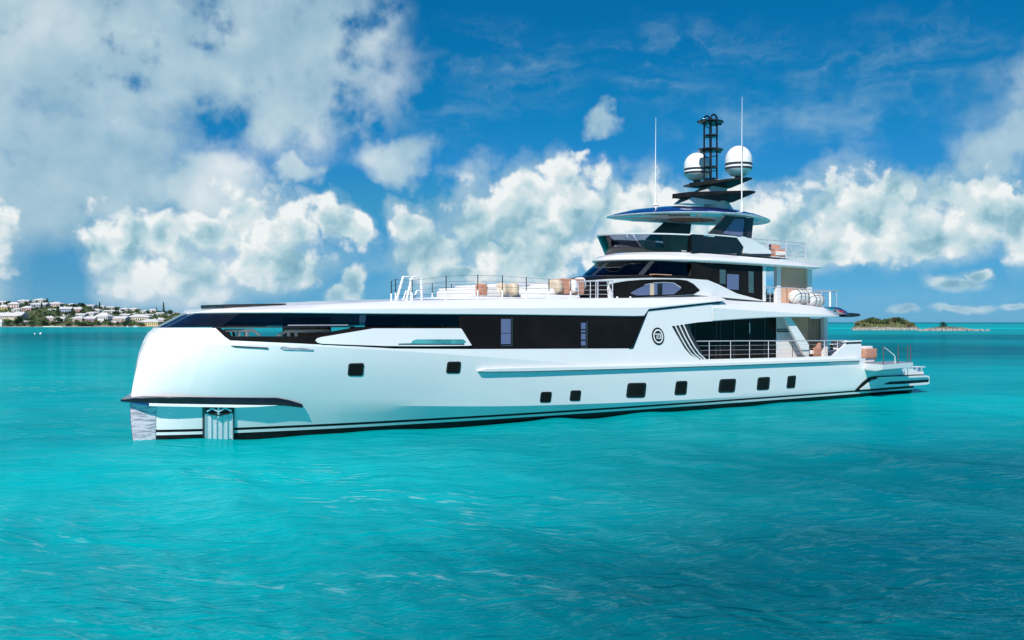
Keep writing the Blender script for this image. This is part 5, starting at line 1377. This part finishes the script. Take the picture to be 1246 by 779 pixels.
# islets --------------------------------------------------------
def islet(name, prof, Dn, Df, seed, rough, fade_back=.55):
    f = pch(prof); bm = bmesh.new(); G = []; x0, x1 = prof[0][0], prof[-1][0]; n = int((x1-x0)*2.0)
    rows = 26
    for i in range(n+1):
        px = x0+(x1-x0)*i/n; col = []
        ed = min(1, (px-x0)/6, (x1-px)/6); ed = max(.02, ed)
        mid = (Dn+Df)/2; half = (Df-Dn)/2*math.sqrt(ed)
        for r in range(rows+1):
            q = -1+2*r/rows; D = mid+half*q
            h = max(.05, H+(HY-f(px))*mid/F)
            g = max(0, 1-abs(q)**2.6)**.7
            z = h*g-.5*(1-g)
            z += rough*(nz(px*.5+seed, D*.28)*.9+nz(px*1.4+seed, D*.9)*.5+abs(nz(px*3+seed, D*1.6))*.3)*(g**.3)*min(1, h/1.2)
            col.append(bm.verts.new(wpt(px, D, z-.25)))
        G.append(col)
    for a, b in zip(G, G[1:]):
        for r in range(rows): bm.faces.new((a[r], b[r], b[r+1], a[r+1]))
    tag(finish(name, bm, M['rock'], None, 28), kind='structure'); return f
f1 = islet('islet_ground', [(1035, 401.5), (1040, 397.5), (1045, 394.5), (1050, 393.4), (1056, 391.2), (1064, 390.2), (1072, 392.4), (1082, 391.6), (1092, 389.8), (1100, 392.2), (1107, 395), (1113, 397.5), (1119, 400.5), (1124, 401.6)], 566, 596, 1, 1.9)
f2 = islet('islet_ground', [(1116, 402), (1124, 400.4), (1133, 399.6), (1140, 398.3), (1150, 397.8), (1165, 399), (1180, 400.2), (1196, 401.8), (1208, 403.0)], 520, 552, 5, 1.1)
rockm = mat('boulder', (.46, .42, .37), .9, fn=vary((.22, .21, .21), 1.2, 4, bump=.6))
bm = bmesh.new()
for i in range(170):
    first = i < 100
    px = RND.uniform(1039, 1120) if first else RND.uniform(1118, 1202)
    D = RND.uniform(563, 570) if first else RND.uniform(517, 524)
    s = RND.uniform(.25, 1.0)**1.3*1.15*(1 if first else .75)
    x, y, _ = wpt(px, D); r = bmesh.ops.create_icosphere(bm, subdivisions=1, radius=s)
    for v in r['verts']:
        k = 1+.45*nz(v.co.x*1.7+i*3, v.co.y*1.7, v.co.z*1.7); v.co = Vector((x+v.co.x*k*1.5, y+v.co.y*k, RND.uniform(-.05, .05)+s*.35+v.co.z*k*.75))
tag(finish('shore_boulders', bm, rockm, None, 20), 'pale and grey boulders along the waterline of the islets', 'rocks', None, 'stuff')
BL = {'leafd': 'dark green', 'leafm': 'green', 'leafo': 'olive', 'leafr': 'brownish'}
def bush(px, D, z, w_, h_, mm, label=None, kind='round', grp=None):
    x, y, _ = wpt(px, D)
    tree('bush', (x, y, z-.25*h_), w_, h_*1.25, kind, mm, label or (BL[mm]+' low bush in the thicket on top of the larger islet'), 'bush', grp or 'bushes on the larger islet, '+BL[mm])
for i in range(130):
    px = RND.uniform(1043, 1110); D = RND.uniform(570, 590)
    h = H+(HY-f1(px))*581/F
    q = (D-581)/15; z = h*max(0, 1-abs(q)**2.6)**.7
    if z < .9: continue
    mm = RND.choice(('leafm', 'leafm', 'leafo', 'leafd', 'leafr', 'leafo') if px > 1054 else ('leafm', 'leafo', 'leafo'))
    s = RND.uniform(1.5, 2.8); bush(px, D, z-.4, s*1.5, s*.95, mm)
bush(1062, 575, 5.0, 3.0, 2.3, 'leafd', 'dark spiky bush standing highest over the left half of the larger islet', 'conifer', 'x')
bush(1093, 575, 5.0, 3.4, 2.3, 'leafd', 'dark spiky bush standing highest over the right half of the larger islet', 'conifer', 'x')
bush(1148, 536, 1.5, 4.2, 3.6, 'leafd', 'single dark tree alone on the low rocky second islet', 'round', 'x')
bush(1146, 534, 1.2, 3.2, 1.2, 'leafo', 'low yellow green bush under the single tree of the second islet', 'round', 'x')
bush(1156, 534, 1.1, 4.2, .9, 'leafo', 'flat yellow green bush right of the single tree on the second islet', 'round', 'x')
for o in bpy.data.objects:
    if o.get('group') == 'x': del o['group']
